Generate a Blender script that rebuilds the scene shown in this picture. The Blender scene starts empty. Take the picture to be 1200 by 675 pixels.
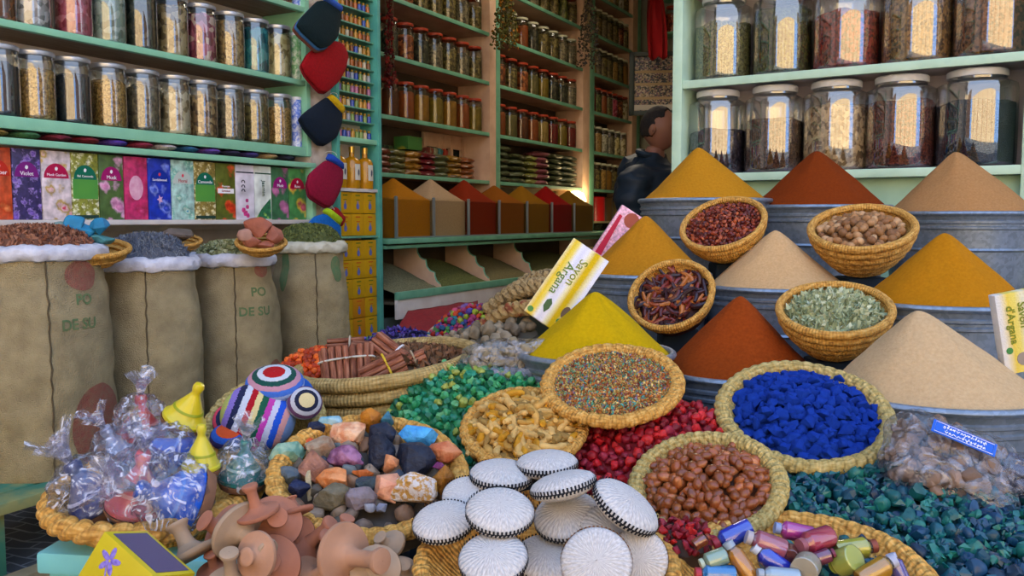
import bpy, bmesh, math, random
from math import sin, cos, tan, pi, radians as R_, atan2, sqrt, asin, atan
from mathutils import Vector, Matrix, Euler, noise
random.seed(7)
C = bpy.context.scene.collection
SC = bpy.context.scene
# ---------------------------------------------------------------- camera
F = 1020.0                      # focal length in pixels of the 1200 px wide frame
PITCH = R_(4.51)
EYE = Vector((0, 0, 1.1))
cam = bpy.data.objects.new('camera', bpy.data.cameras.new('camera')); C.objects.link(cam)
cam.location = EYE; cam.rotation_euler = (pi/2 - PITCH, 0, 0)
cam.data.sensor_width = 36; cam.data.lens = F*36/1200; cam.data.clip_start = .05; cam.data.clip_end = 200
SC.camera = cam
# ---------------------------------------------------------------- light
SC.view_settings.view_transform = 'Standard'; SC.view_settings.look = 'None'
SC.view_settings.gamma = 1; SC.view_settings.use_curve_mapping = False
SC.view_settings.exposure = 0.93
SKY = 1.35; SUN = 11.0
w = bpy.data.worlds.new('sky'); SC.world = w; w.use_nodes = True
nt = w.node_tree; bg = nt.nodes['Background']
tc = nt.nodes.new('ShaderNodeTexCoord'); sx = nt.nodes.new('ShaderNodeSeparateXYZ')
cr = nt.nodes.new('ShaderNodeValToRGB')
nt.links.new(tc.outputs['Generated'], sx.inputs[0]); nt.links.new(sx.outputs[2], cr.inputs[0])
cr.color_ramp.elements[0].position = 0; cr.color_ramp.elements[0].color = (.80, .86, .95, 1)
cr.color_ramp.elements[1].position = .8; cr.color_ramp.elements[1].color = (.38, .58, 1.0, 1)
nt.links.new(cr.outputs[0], bg.inputs[0]); bg.inputs[1].default_value = SKY
sun = bpy.data.objects.new('sun', bpy.data.lights.new('sun', 'SUN')); C.objects.link(sun)
sun.data.energy = SUN; sun.data.angle = R_(.6); sun.data.color = (1, .93, .8)
sun.rotation_euler = (R_(-42), 0, R_(8)); sun.location = (0, 10, 14)      # stands behind the shop, lights the far side of the street
cl = bpy.data.objects.new('ceiling_light', bpy.data.lights.new('ceiling_light', 'AREA')); C.objects.link(cl)      # unseen warm fill, added to brighten the shop interior
cl.data.energy = 30; cl.data.size = 1.2; cl.data.color = (1, .86, .66); cl.location = (.9, 6.6, 3.75); cl.rotation_euler = (R_(-18), R_(-20), 0)
# ---------------------------------------------------------------- helpers
def lin(h):
    if isinstance(h, tuple): return h
    h = h.lstrip('#'); o = []
    for i in (0, 2, 4):
        c = int(h[i:i+2], 16)/255
        o.append(c/12.92 if c <= .04045 else ((c+.055)/1.055)**2.4)
    return tuple(o)
MATS = {}
def mat(name, col, rough=.6, col2=None, scale=20, bump=None, metal=0, spec=.3, kind='noise', objvar=0, sharp=None,
        cols=None, uv=False, coat=0, detail=4, stretch=None, emit=None, sub=0):
    """col..col2 (or a list cols) mixed by a noise / voronoi / wave pattern; bump=(scale,strength); objvar=brightness change per object"""
    if name in MATS: return MATS[name]
    m = bpy.data.materials.new(name); m.use_nodes = True; n = m.node_tree.nodes; L = m.node_tree.links
    b = n['Principled BSDF']; MATS[name] = m
    b.inputs['Roughness'].default_value = rough; b.inputs['Metallic'].default_value = metal
    b.inputs['Specular IOR Level'].default_value = spec; b.inputs['Coat Weight'].default_value = coat
    b.inputs['Base Color'].default_value = (*lin(col), 1)
    if sub: b.inputs['Subsurface Weight'].default_value = sub; b.inputs['Subsurface Radius'].default_value = (.01, .006, .003)
    t = n.new('ShaderNodeTexCoord'); src = t.outputs['UV' if uv else 'Object']
    if stretch:
        mp = n.new('ShaderNodeMapping'); mp.inputs['Scale'].default_value = stretch; L.new(src, mp.inputs[0]); src = mp.outputs[0]
    out = None
    if col2 or cols:
        cl = cols or [col, col2]
        if kind == 'noise':
            x = n.new('ShaderNodeTexNoise'); x.inputs['Scale'].default_value = scale; x.inputs['Detail'].default_value = detail
            L.new(src, x.inputs['Vector']); f = x.outputs['Fac']
            lo, hi = sharp or (.35, .65)
        elif kind == 'voronoi':
            x = n.new('ShaderNodeTexVoronoi'); x.inputs['Scale'].default_value = scale; L.new(src, x.inputs['Vector'])
            s = n.new('ShaderNodeSeparateColor'); L.new(x.outputs['Color'], s.inputs[0]); f = s.outputs[0]; lo, hi = sharp or (0, 1)
        elif kind == 'wave':
            x = n.new('ShaderNodeTexWave'); x.inputs['Scale'].default_value = scale; x.inputs['Distortion'].default_value = detail
            L.new(src, x.inputs['Vector']); f = x.outputs['Fac']; lo, hi = sharp or (0, 1)
        r = n.new('ShaderNodeValToRGB'); e = r.color_ramp.elements
        k = len(cl)
        e[0].position = lo; e[0].color = (*lin(cl[0]), 1); e[1].position = hi; e[1].color = (*lin(cl[-1]), 1)
        for i in range(1, k-1):
            q = e.new(lo+(hi-lo)*i/(k-1)); q.color = (*lin(cl[i]), 1)
        if kind == 'voronoi': r.color_ramp.interpolation = 'CONSTANT' if cols and len(cols) > 2 else 'LINEAR'
        L.new(f, r.inputs[0]); out = r.outputs[0]
    if objvar:
        oi = n.new('ShaderNodeObjectInfo'); h = n.new('ShaderNodeHueSaturation')
        mr = n.new('ShaderNodeMapRange'); mr.inputs[3].default_value = 1-objvar; mr.inputs[4].default_value = 1+objvar
        L.new(oi.outputs['Random'], mr.inputs[0]); L.new(mr.outputs[0], h.inputs['Value'])
        if out: L.new(out, h.inputs['Color'])
        else: h.inputs['Color'].default_value = (*lin(col), 1)
        out = h.outputs[0]
    if out: L.new(out, b.inputs['Base Color'])
    if bump:
        bk = 'noise' if len(bump) < 3 else bump[2]
        if bk == 'voronoi':
            x = n.new('ShaderNodeTexVoronoi'); x.inputs['Scale'].default_value = bump[0]; L.new(src, x.inputs['Vector']); f = x.outputs['Distance']
        elif bk == 'wave':
            x = n.new('ShaderNodeTexWave'); x.inputs['Scale'].default_value = bump[0]; x.inputs['Distortion'].default_value = 1
            L.new(src, x.inputs['Vector']); f = x.outputs['Fac']
        else:
            x = n.new('ShaderNodeTexNoise'); x.inputs['Scale'].default_value = bump[0]; x.inputs['Detail'].default_value = 5
            L.new(src, x.inputs['Vector']); f = x.outputs['Fac']
        bp = n.new('ShaderNodeBump'); bp.inputs['Strength'].default_value = bump[1]; bp.inputs['Distance'].default_value = .004
        if bk == 'voronoi': bp.invert = True
        L.new(f, bp.inputs['Height']); L.new(bp.outputs[0], b.inputs['Normal'])
    if emit:
        b.inputs['Emission Color'].default_value = (*lin(emit[0]), 1); b.inputs['Emission Strength'].default_value = emit[1]
    return m
def objramp(name, cols, rough=.6, bump=None, spec=.3, mottled=.25, scale=60, coat=0):
    """one material whose base colour is picked per object out of a list"""
    if name in MATS: return MATS[name]
    m = bpy.data.materials.new(name); m.use_nodes = True; n = m.node_tree.nodes; L = m.node_tree.links; MATS[name] = m
    b = n['Principled BSDF']; b.inputs['Roughness'].default_value = rough; b.inputs['Specular IOR Level'].default_value = spec
    b.inputs['Coat Weight'].default_value = coat
    oi = n.new('ShaderNodeObjectInfo'); r = n.new('ShaderNodeValToRGB'); r.color_ramp.interpolation = 'CONSTANT'
    e = r.color_ramp.elements; k = len(cols)
    e[0].position = 0; e[0].color = (*lin(cols[0]), 1); e[1].position = (k-1)/k; e[1].color = (*lin(cols[-1]), 1)
    for i in range(1, k-1): q = e.new(i/k); q.color = (*lin(cols[i]), 1)
    L.new(oi.outputs['Random'], r.inputs[0])
    t = n.new('ShaderNodeTexCoord'); x = n.new('ShaderNodeTexNoise'); x.inputs['Scale'].default_value = scale
    L.new(t.outputs['Object'], x.inputs['Vector'])
    h = n.new('ShaderNodeHueSaturation'); mr = n.new('ShaderNodeMapRange'); mr.inputs[1].default_value = .3; mr.inputs[2].default_value = .7
    mr.inputs[3].default_value = 1-mottled; mr.inputs[4].default_value = 1+mottled
    L.new(x.outputs['Fac'], mr.inputs[0]); L.new(mr.outputs[0], h.inputs['Value']); L.new(r.outputs[0], h.inputs['Color'])
    L.new(h.outputs[0], b.inputs['Base Color'])
    if bump:
        y = n.new('ShaderNodeTexNoise'); y.inputs['Scale'].default_value = bump[0]; L.new(t.outputs['Object'], y.inputs['Vector'])
        bp = n.new('ShaderNodeBump'); bp.inputs['Strength'].default_value = bump[1]; bp.inputs['Distance'].default_value = .004
        L.new(y.outputs['Fac'], bp.inputs['Height']); L.new(bp.outputs[0], b.inputs['Normal'])
    return m
def film(name, tint, refl=.12, rough=.05, white=0, edge=.5, wcol='#e8eaf2'):
    """thin clear skin (glass wall, plastic film): see-through with a reflecting surface and an optional milky share"""
    if name in MATS: return MATS[name]
    m = bpy.data.materials.new(name); m.use_nodes = True; n = m.node_tree.nodes; L = m.node_tree.links; MATS[name] = m
    n.remove(n['Principled BSDF']); o = n['Material Output']
    tr = n.new('ShaderNodeBsdfTransparent'); tr.inputs[0].default_value = (*lin(tint), 1)
    gl = n.new('ShaderNodeBsdfGlossy'); gl.inputs['Roughness'].default_value = rough
    lw = n.new('ShaderNodeLayerWeight'); lw.inputs['Blend'].default_value = .35
    mr = n.new('ShaderNodeMapRange'); mr.inputs[3].default_value = refl; mr.inputs[4].default_value = edge
    L.new(lw.outputs['Fresnel'], mr.inputs[0])
    mx = n.new('ShaderNodeMixShader'); L.new(mr.outputs[0], mx.inputs[0])
    if white:
        d = n.new('ShaderNodeBsdfDiffuse'); d.inputs[0].default_value = (*lin(wcol), 1)
        t = n.new('ShaderNodeTexCoord'); x = n.new('ShaderNodeTexNoise'); x.inputs['Scale'].default_value = 26; x.inputs['Detail'].default_value = 3
        x.inputs['Distortion'].default_value = 3
        L.new(t.outputs['Object'], x.inputs['Vector']); q = n.new('ShaderNodeMapRange'); q.inputs[1].default_value = .52; q.inputs[2].default_value = .66
        q.inputs[3].default_value = white*.2; q.inputs[4].default_value = min(.9, white*4); L.new(x.outputs['Fac'], q.inputs[0])
        m2 = n.new('ShaderNodeMixShader'); L.new(q.outputs[0], m2.inputs[0]); L.new(tr.outputs[0], m2.inputs[1]); L.new(d.outputs[0], m2.inputs[2])
        L.new(m2.outputs[0], mx.inputs[1])
        bp = n.new('ShaderNodeBump'); bp.inputs['Strength'].default_value = .8; bp.inputs['Distance'].default_value = .01
        L.new(x.outputs['Fac'], bp.inputs['Height']); L.new(bp.outputs[0], gl.inputs['Normal'])
    else: L.new(tr.outputs[0], mx.inputs[1])
    L.new(gl.outputs[0], mx.inputs[2]); L.new(mx.outputs[0], o.inputs[0])
    return m
class MB:
    """collects shapes for ONE mesh object"""
    def __init__(s): s.v = []; s.f = []; s.m = []; s.uv = {}
    def add(s, vs, fs, mi=0, M=None, uvs=None):
        k = len(s.v)
        s.v += [tuple(M @ Vector(p)) if M else tuple(p) for p in vs]
        for i, f in enumerate(fs):
            if uvs: s.uv[len(s.f)] = uvs[i]
            s.f.append(tuple(j+k for j in f)); s.m.append(mi)
        return s
    def box(s, x0, x1, y0, y1, z0, z1, mi=0, M=None):
        v = [(x, y, z) for z in (z0, z1) for y in (y0, y1) for x in (x0, x1)]
        return s.add(v, [(0, 2, 3, 1), (4, 5, 7, 6), (0, 1, 5, 4), (2, 6, 7, 3), (0, 4, 6, 2), (1, 3, 7, 5)], mi, M)
    def bbox(s, x0, x1, y0, y1, z0, z1, b=.004, mi=0, M=None):
        """box with chamfered edges"""
        bm = bmesh.new(); bmesh.ops.create_cube(bm, size=1)
        for v in bm.verts: v.co = Vector(((x0+x1)/2+v.co.x*(x1-x0), (y0+y1)/2+v.co.y*(y1-y0), (z0+z1)/2+v.co.z*(z1-z0)))
        bmesh.ops.bevel(bm, geom=bm.edges[:], offset=b, segments=2, affect='EDGES', profile=.6)
        return s.bm(bm, mi, M)
    def bm(s, bm, mi=0, M=None):
        bm.verts.index_update()
        s.add([v.co[:] for v in bm.verts], [tuple(v.index for v in f.verts) for f in bm.faces], mi, M); bm.free(); return s
    def lathe(s, prof, seg=24, mi=0, M=None, fn=None, a0=0, a1=2*pi):
        """prof: list of (r,z); fn(r,z,angle,i)->(r,z) for shaping"""
        full = abs(a1-a0-2*pi) < 1e-6; n = seg if full else seg+1
        vs, fs, us = [], [], []; ln = [0]
        for i in range(1, len(prof)): ln.append(ln[-1]+math.dist(prof[i], prof[i-1]))
        for i, (r, z) in enumerate(prof):
            for j in range(n):
                a = a0+(a1-a0)*j/seg; rr, zz = fn(r, z, a, i) if fn else (r, z)
                vs.append((rr*cos(a), rr*sin(a), zz))
        for i in range(len(prof)-1):
            for j in range(seg):
                k = (j+1) % n if full else j+1
                fs.append((i*n+j, i*n+k, (i+1)*n+k, (i+1)*n+j))
                us.append([(j/seg, ln[i]), ((j+1)/seg, ln[i]), ((j+1)/seg, ln[i+1]), (j/seg, ln[i+1])])
        return s.add(vs, fs, mi, M, us)
    def tube(s, pts, r, seg=8, mi=0, M=None, cap=True, closed=False):
        pts = [Vector(p) for p in pts]; n = len(pts); rr = r if isinstance(r, (list, tuple)) else [r]*n
        vs, fs = [], []; up = Vector((0, 0, 1))
        for i, p in enumerate(pts):
            d = (pts[(i+1) % n] if closed or i < n-1 else p) - (pts[i-1] if closed or i > 0 else p)
            if d.length < 1e-9: d = Vector((0, 0, 1))
            d.normalize(); a = d.cross(up)
            if a.length < .05: a = d.cross(Vector((1, 0, 0)))
            a.normalize(); b = d.cross(a); up = -b if False else up
            for j in range(seg):
                t = 2*pi*j/seg; vs.append(p + (a*cos(t)+b*sin(t))*rr[i])
        m = n if closed else n-1
        for i in range(m):
            for j in range(seg):
                i2 = (i+1) % n; fs.append((i*seg+j, i*seg+(j+1) % seg, i2*seg+(j+1) % seg, i2*seg+j))
        if cap and not closed: fs += [tuple(range(seg)), tuple(reversed(range((n-1)*seg, n*seg)))]
        return s.add([v[:] for v in vs], fs, mi, M)
    def prism(s, poly, y0, y1, mi=0, M=None):
        """outline in x,z pushed from y0 to y1"""
        n = len(poly); v = [(x, y0, z) for x, z in poly]+[(x, y1, z) for x, z in poly]
        f = [tuple(range(n)), tuple(reversed(range(n, 2*n)))]+[(i, i+n, (i+1) % n+n, (i+1) % n) for i in range(n)]
        return s.add(v, f, mi, M)
    def build(s, name, mats, parent=None, smooth=True, flat_angle=40):
        me = bpy.data.meshes.new(name); me.from_pydata(s.v, [], s.f)
        if not isinstance(mats, (list, tuple)): mats = [mats]
        for m in mats: me.materials.append(m)
        if len(mats) > 1: me.polygons.foreach_set('material_index', s.m)
        if s.uv:
            l = me.uv_layers.new(name='UVMap')
            for p in me.polygons:
                u = s.uv.get(p.index)
                if u:
                    for q, li in enumerate(p.loop_indices): l.data[li].uv = u[q]
        bm = bmesh.new(); bm.from_mesh(me); bmesh.ops.recalc_face_normals(bm, faces=bm.faces)
        if smooth:
            for f in bm.faces: f.smooth = True
            a = R_(flat_angle)
            for e in bm.edges:
                if len(e.link_faces) == 2 and e.calc_face_angle(0) > a: e.smooth = False
        bm.to_mesh(me); bm.free()
        o = bpy.data.objects.new(name, me); C.objects.link(o)
        if parent: o.parent = parent
        return o
def tag(o, label=None, cat=None, group=None, kind=None):
    if label: o['label'] = label
    if cat: o['category'] = cat
    if group: o['group'] = group
    if kind: o['kind'] = kind
    return o
def struct(o): o['kind'] = 'structure'; return o
def thing(name, label, cat, M=None, group=None):
    o = bpy.data.objects.new(name, None); C.objects.link(o); o.empty_display_size = .05
    if M is not None: o.matrix_world = M
    return tag(o, label, cat, group)
def dup(root, M=None, label=None, group=None, cat=None):
    r = root.copy(); C.objects.link(r)
    if M is not None: r.matrix_world = M
    tag(r, label, cat, group)
    for ch in KIDS(root):
        c = ch.copy(); C.objects.link(c); c.parent = r
        for g in KIDS(ch):
            d = g.copy(); C.objects.link(d); d.parent = c
    return r
def KIDS(o): return list(o.children)
def T(x, y=None, z=None): return Matrix.Translation(Vector(x) if y is None else Vector((x, y, z)))
def RX(a): return Matrix.Rotation(a, 4, 'X')
def RY(a): return Matrix.Rotation(a, 4, 'Y')
def RZ(a): return Matrix.Rotation(a, 4, 'Z')
def S(x, y=None, z=None):
    if y is None: y = z = x
    return Matrix.Diagonal((x, y, z, 1))
def ray(px, py):
    dx = (px-600)/F; dy = (337.5-py)/F
    return Vector((dx, dy*sin(PITCH)+cos(PITCH), dy*cos(PITCH)-sin(PITCH)))
def at(px, py, Y):
    d = ray(px, py); return EYE + d*(Y/d.y)
def seat(px, py, w, h, Y, roll=0):
    """frame of a round thing whose rim shows w x h pixels at distance Y: returns matrix and rim radius; it leans towards the street"""
    c = at(px, py, Y); d = ray(px, py); dist = (d*(Y/d.y)).length
    rad = w/2/F*(Y/d.y)*1.0
    el = asin(-d.z/d.length); beta = asin(min(.98, h/w))-el
    M = RX(beta)
    if roll: M = Matrix.Rotation(-R_(roll), 4, d.normalized()) @ M     # positive = right side higher
    M = RZ(-atan((px-600)/F)) @ M
    return T(c) @ M, rad
def blob(seed, sx, sy, sz, sub=3, amp=.15, freq=1.5):
    bm = bmesh.new(); bmesh.ops.create_icosphere(bm, subdivisions=sub, radius=1)
    for v in bm.verts:
        k = 1+amp*noise.noise(v.co*freq+Vector((seed*7.3, seed*3.1, 0)))*2
        v.co = Vector((v.co.x*sx*k, v.co.y*sy*k, v.co.z*sz*k))
    return bm
def rockbm(seed, sx, sy, sz, n=14, bev=.06):
    rd = random.Random(seed); bm = bmesh.new()
    for i in range(n):
        v = Vector((rd.gauss(0, 1), rd.gauss(0, 1), rd.gauss(0, 1))).normalized()*rd.uniform(.8, 1.05)
        bm.verts.new((v.x*sx, v.y*sy, v.z*sz))
    bmesh.ops.convex_hull(bm, input=bm.verts[:])
    for v in [v for v in bm.verts if not v.link_faces]: bm.verts.remove(v)
    if bev: bmesh.ops.bevel(bm, geom=bm.edges[:], offset=bev*min(sx, sy, sz), segments=1, affect='EDGES', clamp_overlap=True)
    return bm
FONTC = [0]
def text(name, s, size, m, parent=None, M=None, thick=.0006, bold=0, spacing=1):
    """lettering as a mesh, lying in x-z plane facing -y, centred"""
    cu = bpy.data.curves.new(name, 'FONT'); cu.body = s; cu.size = size; cu.extrude = thick; cu.align_x = 'CENTER'; cu.align_y = 'CENTER'
    cu.offset = bold; cu.resolution_u = 3; cu.space_character = spacing
    t = bpy.data.objects.new('tmp', cu); C.objects.link(t)
    me = bpy.data.meshes.new_from_object(t.evaluated_get(bpy.context.evaluated_depsgraph_get()))
    bpy.data.objects.remove(t); bpy.data.curves.remove(cu)
    me.transform((M or Matrix.Identity(4)) @ RX(pi/2)); me.materials.clear(); me.materials.append(m); me.name = name
    o = bpy.data.objects.new(name, me); C.objects.link(o)
    if parent: o.parent = parent
    return o
ORD = ['first', 'second', 'third', 'fourth', 'fifth', 'sixth', 'seventh', 'eighth', 'ninth', 'tenth', 'eleventh', 'twelfth', 'thirteenth', 'fourteenth', 'fifteenth', 'sixteenth']
# ---------------------------------------------------------------- the setting
AL = R_(28.3)
d_ = Vector((sin(AL), cos(AL), 0)); n_ = Vector((-cos(AL), sin(AL), 0))       # along the left wall / into it
P0 = Vector((-1.73, 3.2, 0)); P1 = Vector((-.84, 5.6, 0))
BE = R_(32); e_ = Vector((cos(BE), -sin(BE), 0)); en = Vector((sin(BE), cos(BE), 0))   # along the right unit / into it
Q0 = Vector((.237*3.85, 3.85, 0))
def frame(origin, ang):
    """x along the run, y into the wall, z up"""
    return T(origin) @ RZ(ang)
ML = frame(P0, pi/2-AL); MI = frame(P1, pi/2-AL); MR = frame(Q0, -BE)
def tl(px, P=P0, off=0):
    """distance along the left run at which it shows in column px"""
    q = (px-600)/F; X = P.x+n_.x*off; Y = P.y+n_.y*off
    return (q*Y-X)/(d_.x-q*d_.y)
def tr(px):
    q = (px-600)/F; return (q*Q0.y-Q0.x)/(e_.x-q*e_.y)
def zat(py, Y): return at(600, py, Y).z
plaster = mat('plaster', '#cfc2ae', .85, '#b8a993', 6, bump=(60, .3))
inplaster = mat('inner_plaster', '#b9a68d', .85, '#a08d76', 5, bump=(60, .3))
mint = mat('mint_paint', '#92ccaa', .45, '#80bc9a', 9, bump=(90, .15), sharp=(.2, .8))
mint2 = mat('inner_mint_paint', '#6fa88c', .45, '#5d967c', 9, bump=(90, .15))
pmint = mat('pale_mint_paint', '#c2dfc6', .45, '#b3d2b8', 9, bump=(90, .12))
whitep = mat('white_paint', '#d8d3cf', .5, '#c9c0bb', 7, bump=(80, .15))
pinkp = mat('pinkish_paint', '#d3b49c', .55, '#bf9d85', 6, bump=(80, .15))
pave = bpy.data.materials.new('paving'); pave.use_nodes = True
def _pave():
    n = pave.node_tree.nodes; L = pave.node_tree.links; b = n['Principled BSDF']
    t = n.new('ShaderNodeTexCoord'); mp = n.new('ShaderNodeMapping'); mp.inputs['Scale'].default_value = (4.5, 4.5, 4.5); mp.inputs['Rotation'].default_value = (0, 0, .35)
    nz = n.new('ShaderNodeTexNoise'); nz.inputs['Scale'].default_value = 2.2; nz.inputs['Detail'].default_value = 0
    L.new(t.outputs['Object'], mp.inputs[0]); L.new(mp.outputs[0], nz.inputs['Vector'])
    mx = n.new('ShaderNodeMix'); mx.data_type = 'RGBA'; mx.blend_type = 'LINEAR_LIGHT'; mx.inputs[0].default_value = .12
    L.new(mp.outputs[0], mx.inputs[6]); L.new(nz.outputs['Color'], mx.inputs[7])
    br = n.new('ShaderNodeTexBrick'); br.inputs['Scale'].default_value = 1; br.inputs['Mortar Size'].default_value = .02
    br.inputs['Color1'].default_value = (*lin('#3c4247'), 1); br.inputs['Color2'].default_value = (*lin('#474d52'), 1); br.inputs['Mortar'].default_value = (*lin('#7d8388'), 1)
    L.new(mx.outputs[2], br.inputs['Vector']); L.new(br.outputs['Color'], b.inputs['Base Color']); b.inputs['Roughness'].default_value = .8
_pave()
g = struct(MB().add([(-25, -12, 0), (25, -12, 0), (25, 30, 0), (-25, 30, 0)], [(0, 1, 2, 3)]).build('ground', pave))
struct(MB().add([(p.x, p.y, .006) for p in (Vector((-.9, 5.1, 0)), Vector((.8, 4.1, 0)), Vector((5, 8.5, 0)), Vector((1.2, 10.9, 0)), Vector((-1.6, 5.9, 0)))], [(0, 1, 2, 3, 4)]).build('floor', mat('shop_floor', '#565452', .6, '#403e3d', 3)))
# walls (thick boxes in the frames of their own runs)
struct(MB().box(-3.5, 2.12, .30, .5, 0, 6).build('wall_left', plaster)).matrix_world = ML
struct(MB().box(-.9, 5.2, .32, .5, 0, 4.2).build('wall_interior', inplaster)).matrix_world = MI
struct(MB().box(-3.5, -3.3, -.5, .3, 0, 6).build('wall_corner', plaster)).matrix_world = ML
wb = struct(MB().box(-1.0, 5, 0, .2, 0, 4.2).build('wall_back', mat('back_wall', '#8f8f86', .8, '#7f8078', 4))); wb.matrix_world = T(P1+d_*4.9) @ RZ(-AL)
struct(MB().box(-.3, 5, .30, .5, 0, 6).build('wall_right', mat('right_back', '#cfc9c4', .6, '#c0b8b4', 4, bump=(40, .2)))).matrix_world = MR
struct(MB().box(-.3, -.1, .5, 7, 0, 4.2).build('wall_interior_right', inplaster)).matrix_world = MR
struct(MB().add([(-4.0, 4.9, 3.9), (6.5, 1.2, 3.9), (9, 12, 3.9), (-4, 12, 3.9)], [(0, 1, 2, 3)]).add([(-4.0, 4.9, 4.1), (6.5, 1.2, 4.1), (9, 12, 4.1), (-4, 12, 4.1)], [(0, 1, 2, 3)]).build('ceiling', inplaster))
ua = P0+d_*2.12+n_*.3; ub = Q0-e_*.3+en*.3
def wallseg(name, a, b, z0, z1, th, m):
    v = (b-a); L = v.length; o = struct(MB().box(0, L, 0, th, z0, z1).build(name, m)); o.matrix_world = T(a.x, a.y, 0) @ RZ(atan2(v.y, v.x)); return o
wallseg('wall_above_opening', ua, ub, 3.3, 6, .2, plaster)
wallseg('wall_front_left', P0-d_*3.4+n_*.3-Vector((12, 0, 0)), P0-d_*3.4+n_*.3, 0, 6, .2, plaster)
wallseg('wall_front_right', Q0+e_*5+en*.3, Q0+e_*5+en*.3+Vector((10, 0, 0)), 0, 6, .2, plaster)
struct(MB().box(-18, 18, 1.6, 14, 5.9, 6.1).build('roof', plaster)).location = (0, 1.0, 0)
# the sunlit houses on the other side of the street, behind the photographer
st1 = mat('sunny_wall', '#e6cfa8', .9, '#d9bd92', 1.2); st2 = mat('blue_shutter', '#7fa6e0', .6); st3 = mat('brown_wall', '#5e4636', .9, '#4a372b', 1)
fb = MB().box(-7.6, 7.2, -8.4, -8, 0, 5.4)
for i in range(11): fb.box(-7.4+i*1.35, -7.05+i*1.35, -8, -7.86, 0, 5.4, 1 if i % 2 else 0)
struct(fb.build('wall_street', [st1, mat('sunny_pilaster', '#c79f74', .9)], smooth=False))
struct(MB().box(7.2, 10.8, -8.4, -8, 0, 5.4).box(-9.0, -7.6, -8.4, -8, 0, 5.4).build('wall_street_shutter', st2, smooth=False))
struct(MB().box(10.8, 24, -8.4, -8, 0, 7).box(-24, -9.0, -8.4, -8, 0, 7).build('wall_street_dark', st3, smooth=False))
# ---------------------------------------------------------------- left wall: jar shelf and incense shelf
under = mat('raw_wood_underside', '#a18c76', .8, '#8c7762', 8, stretch=(1, 8, 8))
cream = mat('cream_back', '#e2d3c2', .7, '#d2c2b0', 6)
tE = tl(362); tS = -.75
u = thing('jar_shelf', 'mint green wooden shelf unit holding rows of glass jars on the left wall', 'shelf', ML)
def board(name, x0, x1, y0, y1, z0, z1, m, par, b=.003):
    return MB().bbox(x0, x1, y0, y1, z0, z1, b).build(name, m, par)
for z in (1.465, 1.80, 2.165, 2.53):
    th = .045 if z < 1.5 else .026
    o = MB().bbox(tS, tE, 0, .03, z-th, z, .003, 0).box(tS, tE, .03, .285, z-.018, z-.002, 1).build('shelf_board', [mint, under], u)
board('side_panel', tE, tE+.03, -.004, .285, 1.42, 2.9, mint, u)
board('side_panel', tS-.03, tS, -.004, .285, 1.42, 2.9, mint, u)
board('back_panel', tS, tE, .285, .299, 1.42, 2.9, cream, u)
u = thing('incense_shelf', 'mint green ledge with a pale bottom board carrying a row of incense boxes', 'shelf', ML)
board('top_rail', tS, tE+.045, -.02, .02, 1.362, 1.387, mint, u)
board('top_board', tS, tE, .02, .285, 1.366, 1.382, under, u)
board('bottom_board', tS, tE+.045, -.03, .285, 1.078, 1.098, whitep, u)
board('side_panel', tE+.012, tE+.04, -.02, .285, 1.098, 1.362, mint, u)
board('back_panel', tS, tE, .285, .299, 1.05, 1.362, cream, u)
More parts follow.
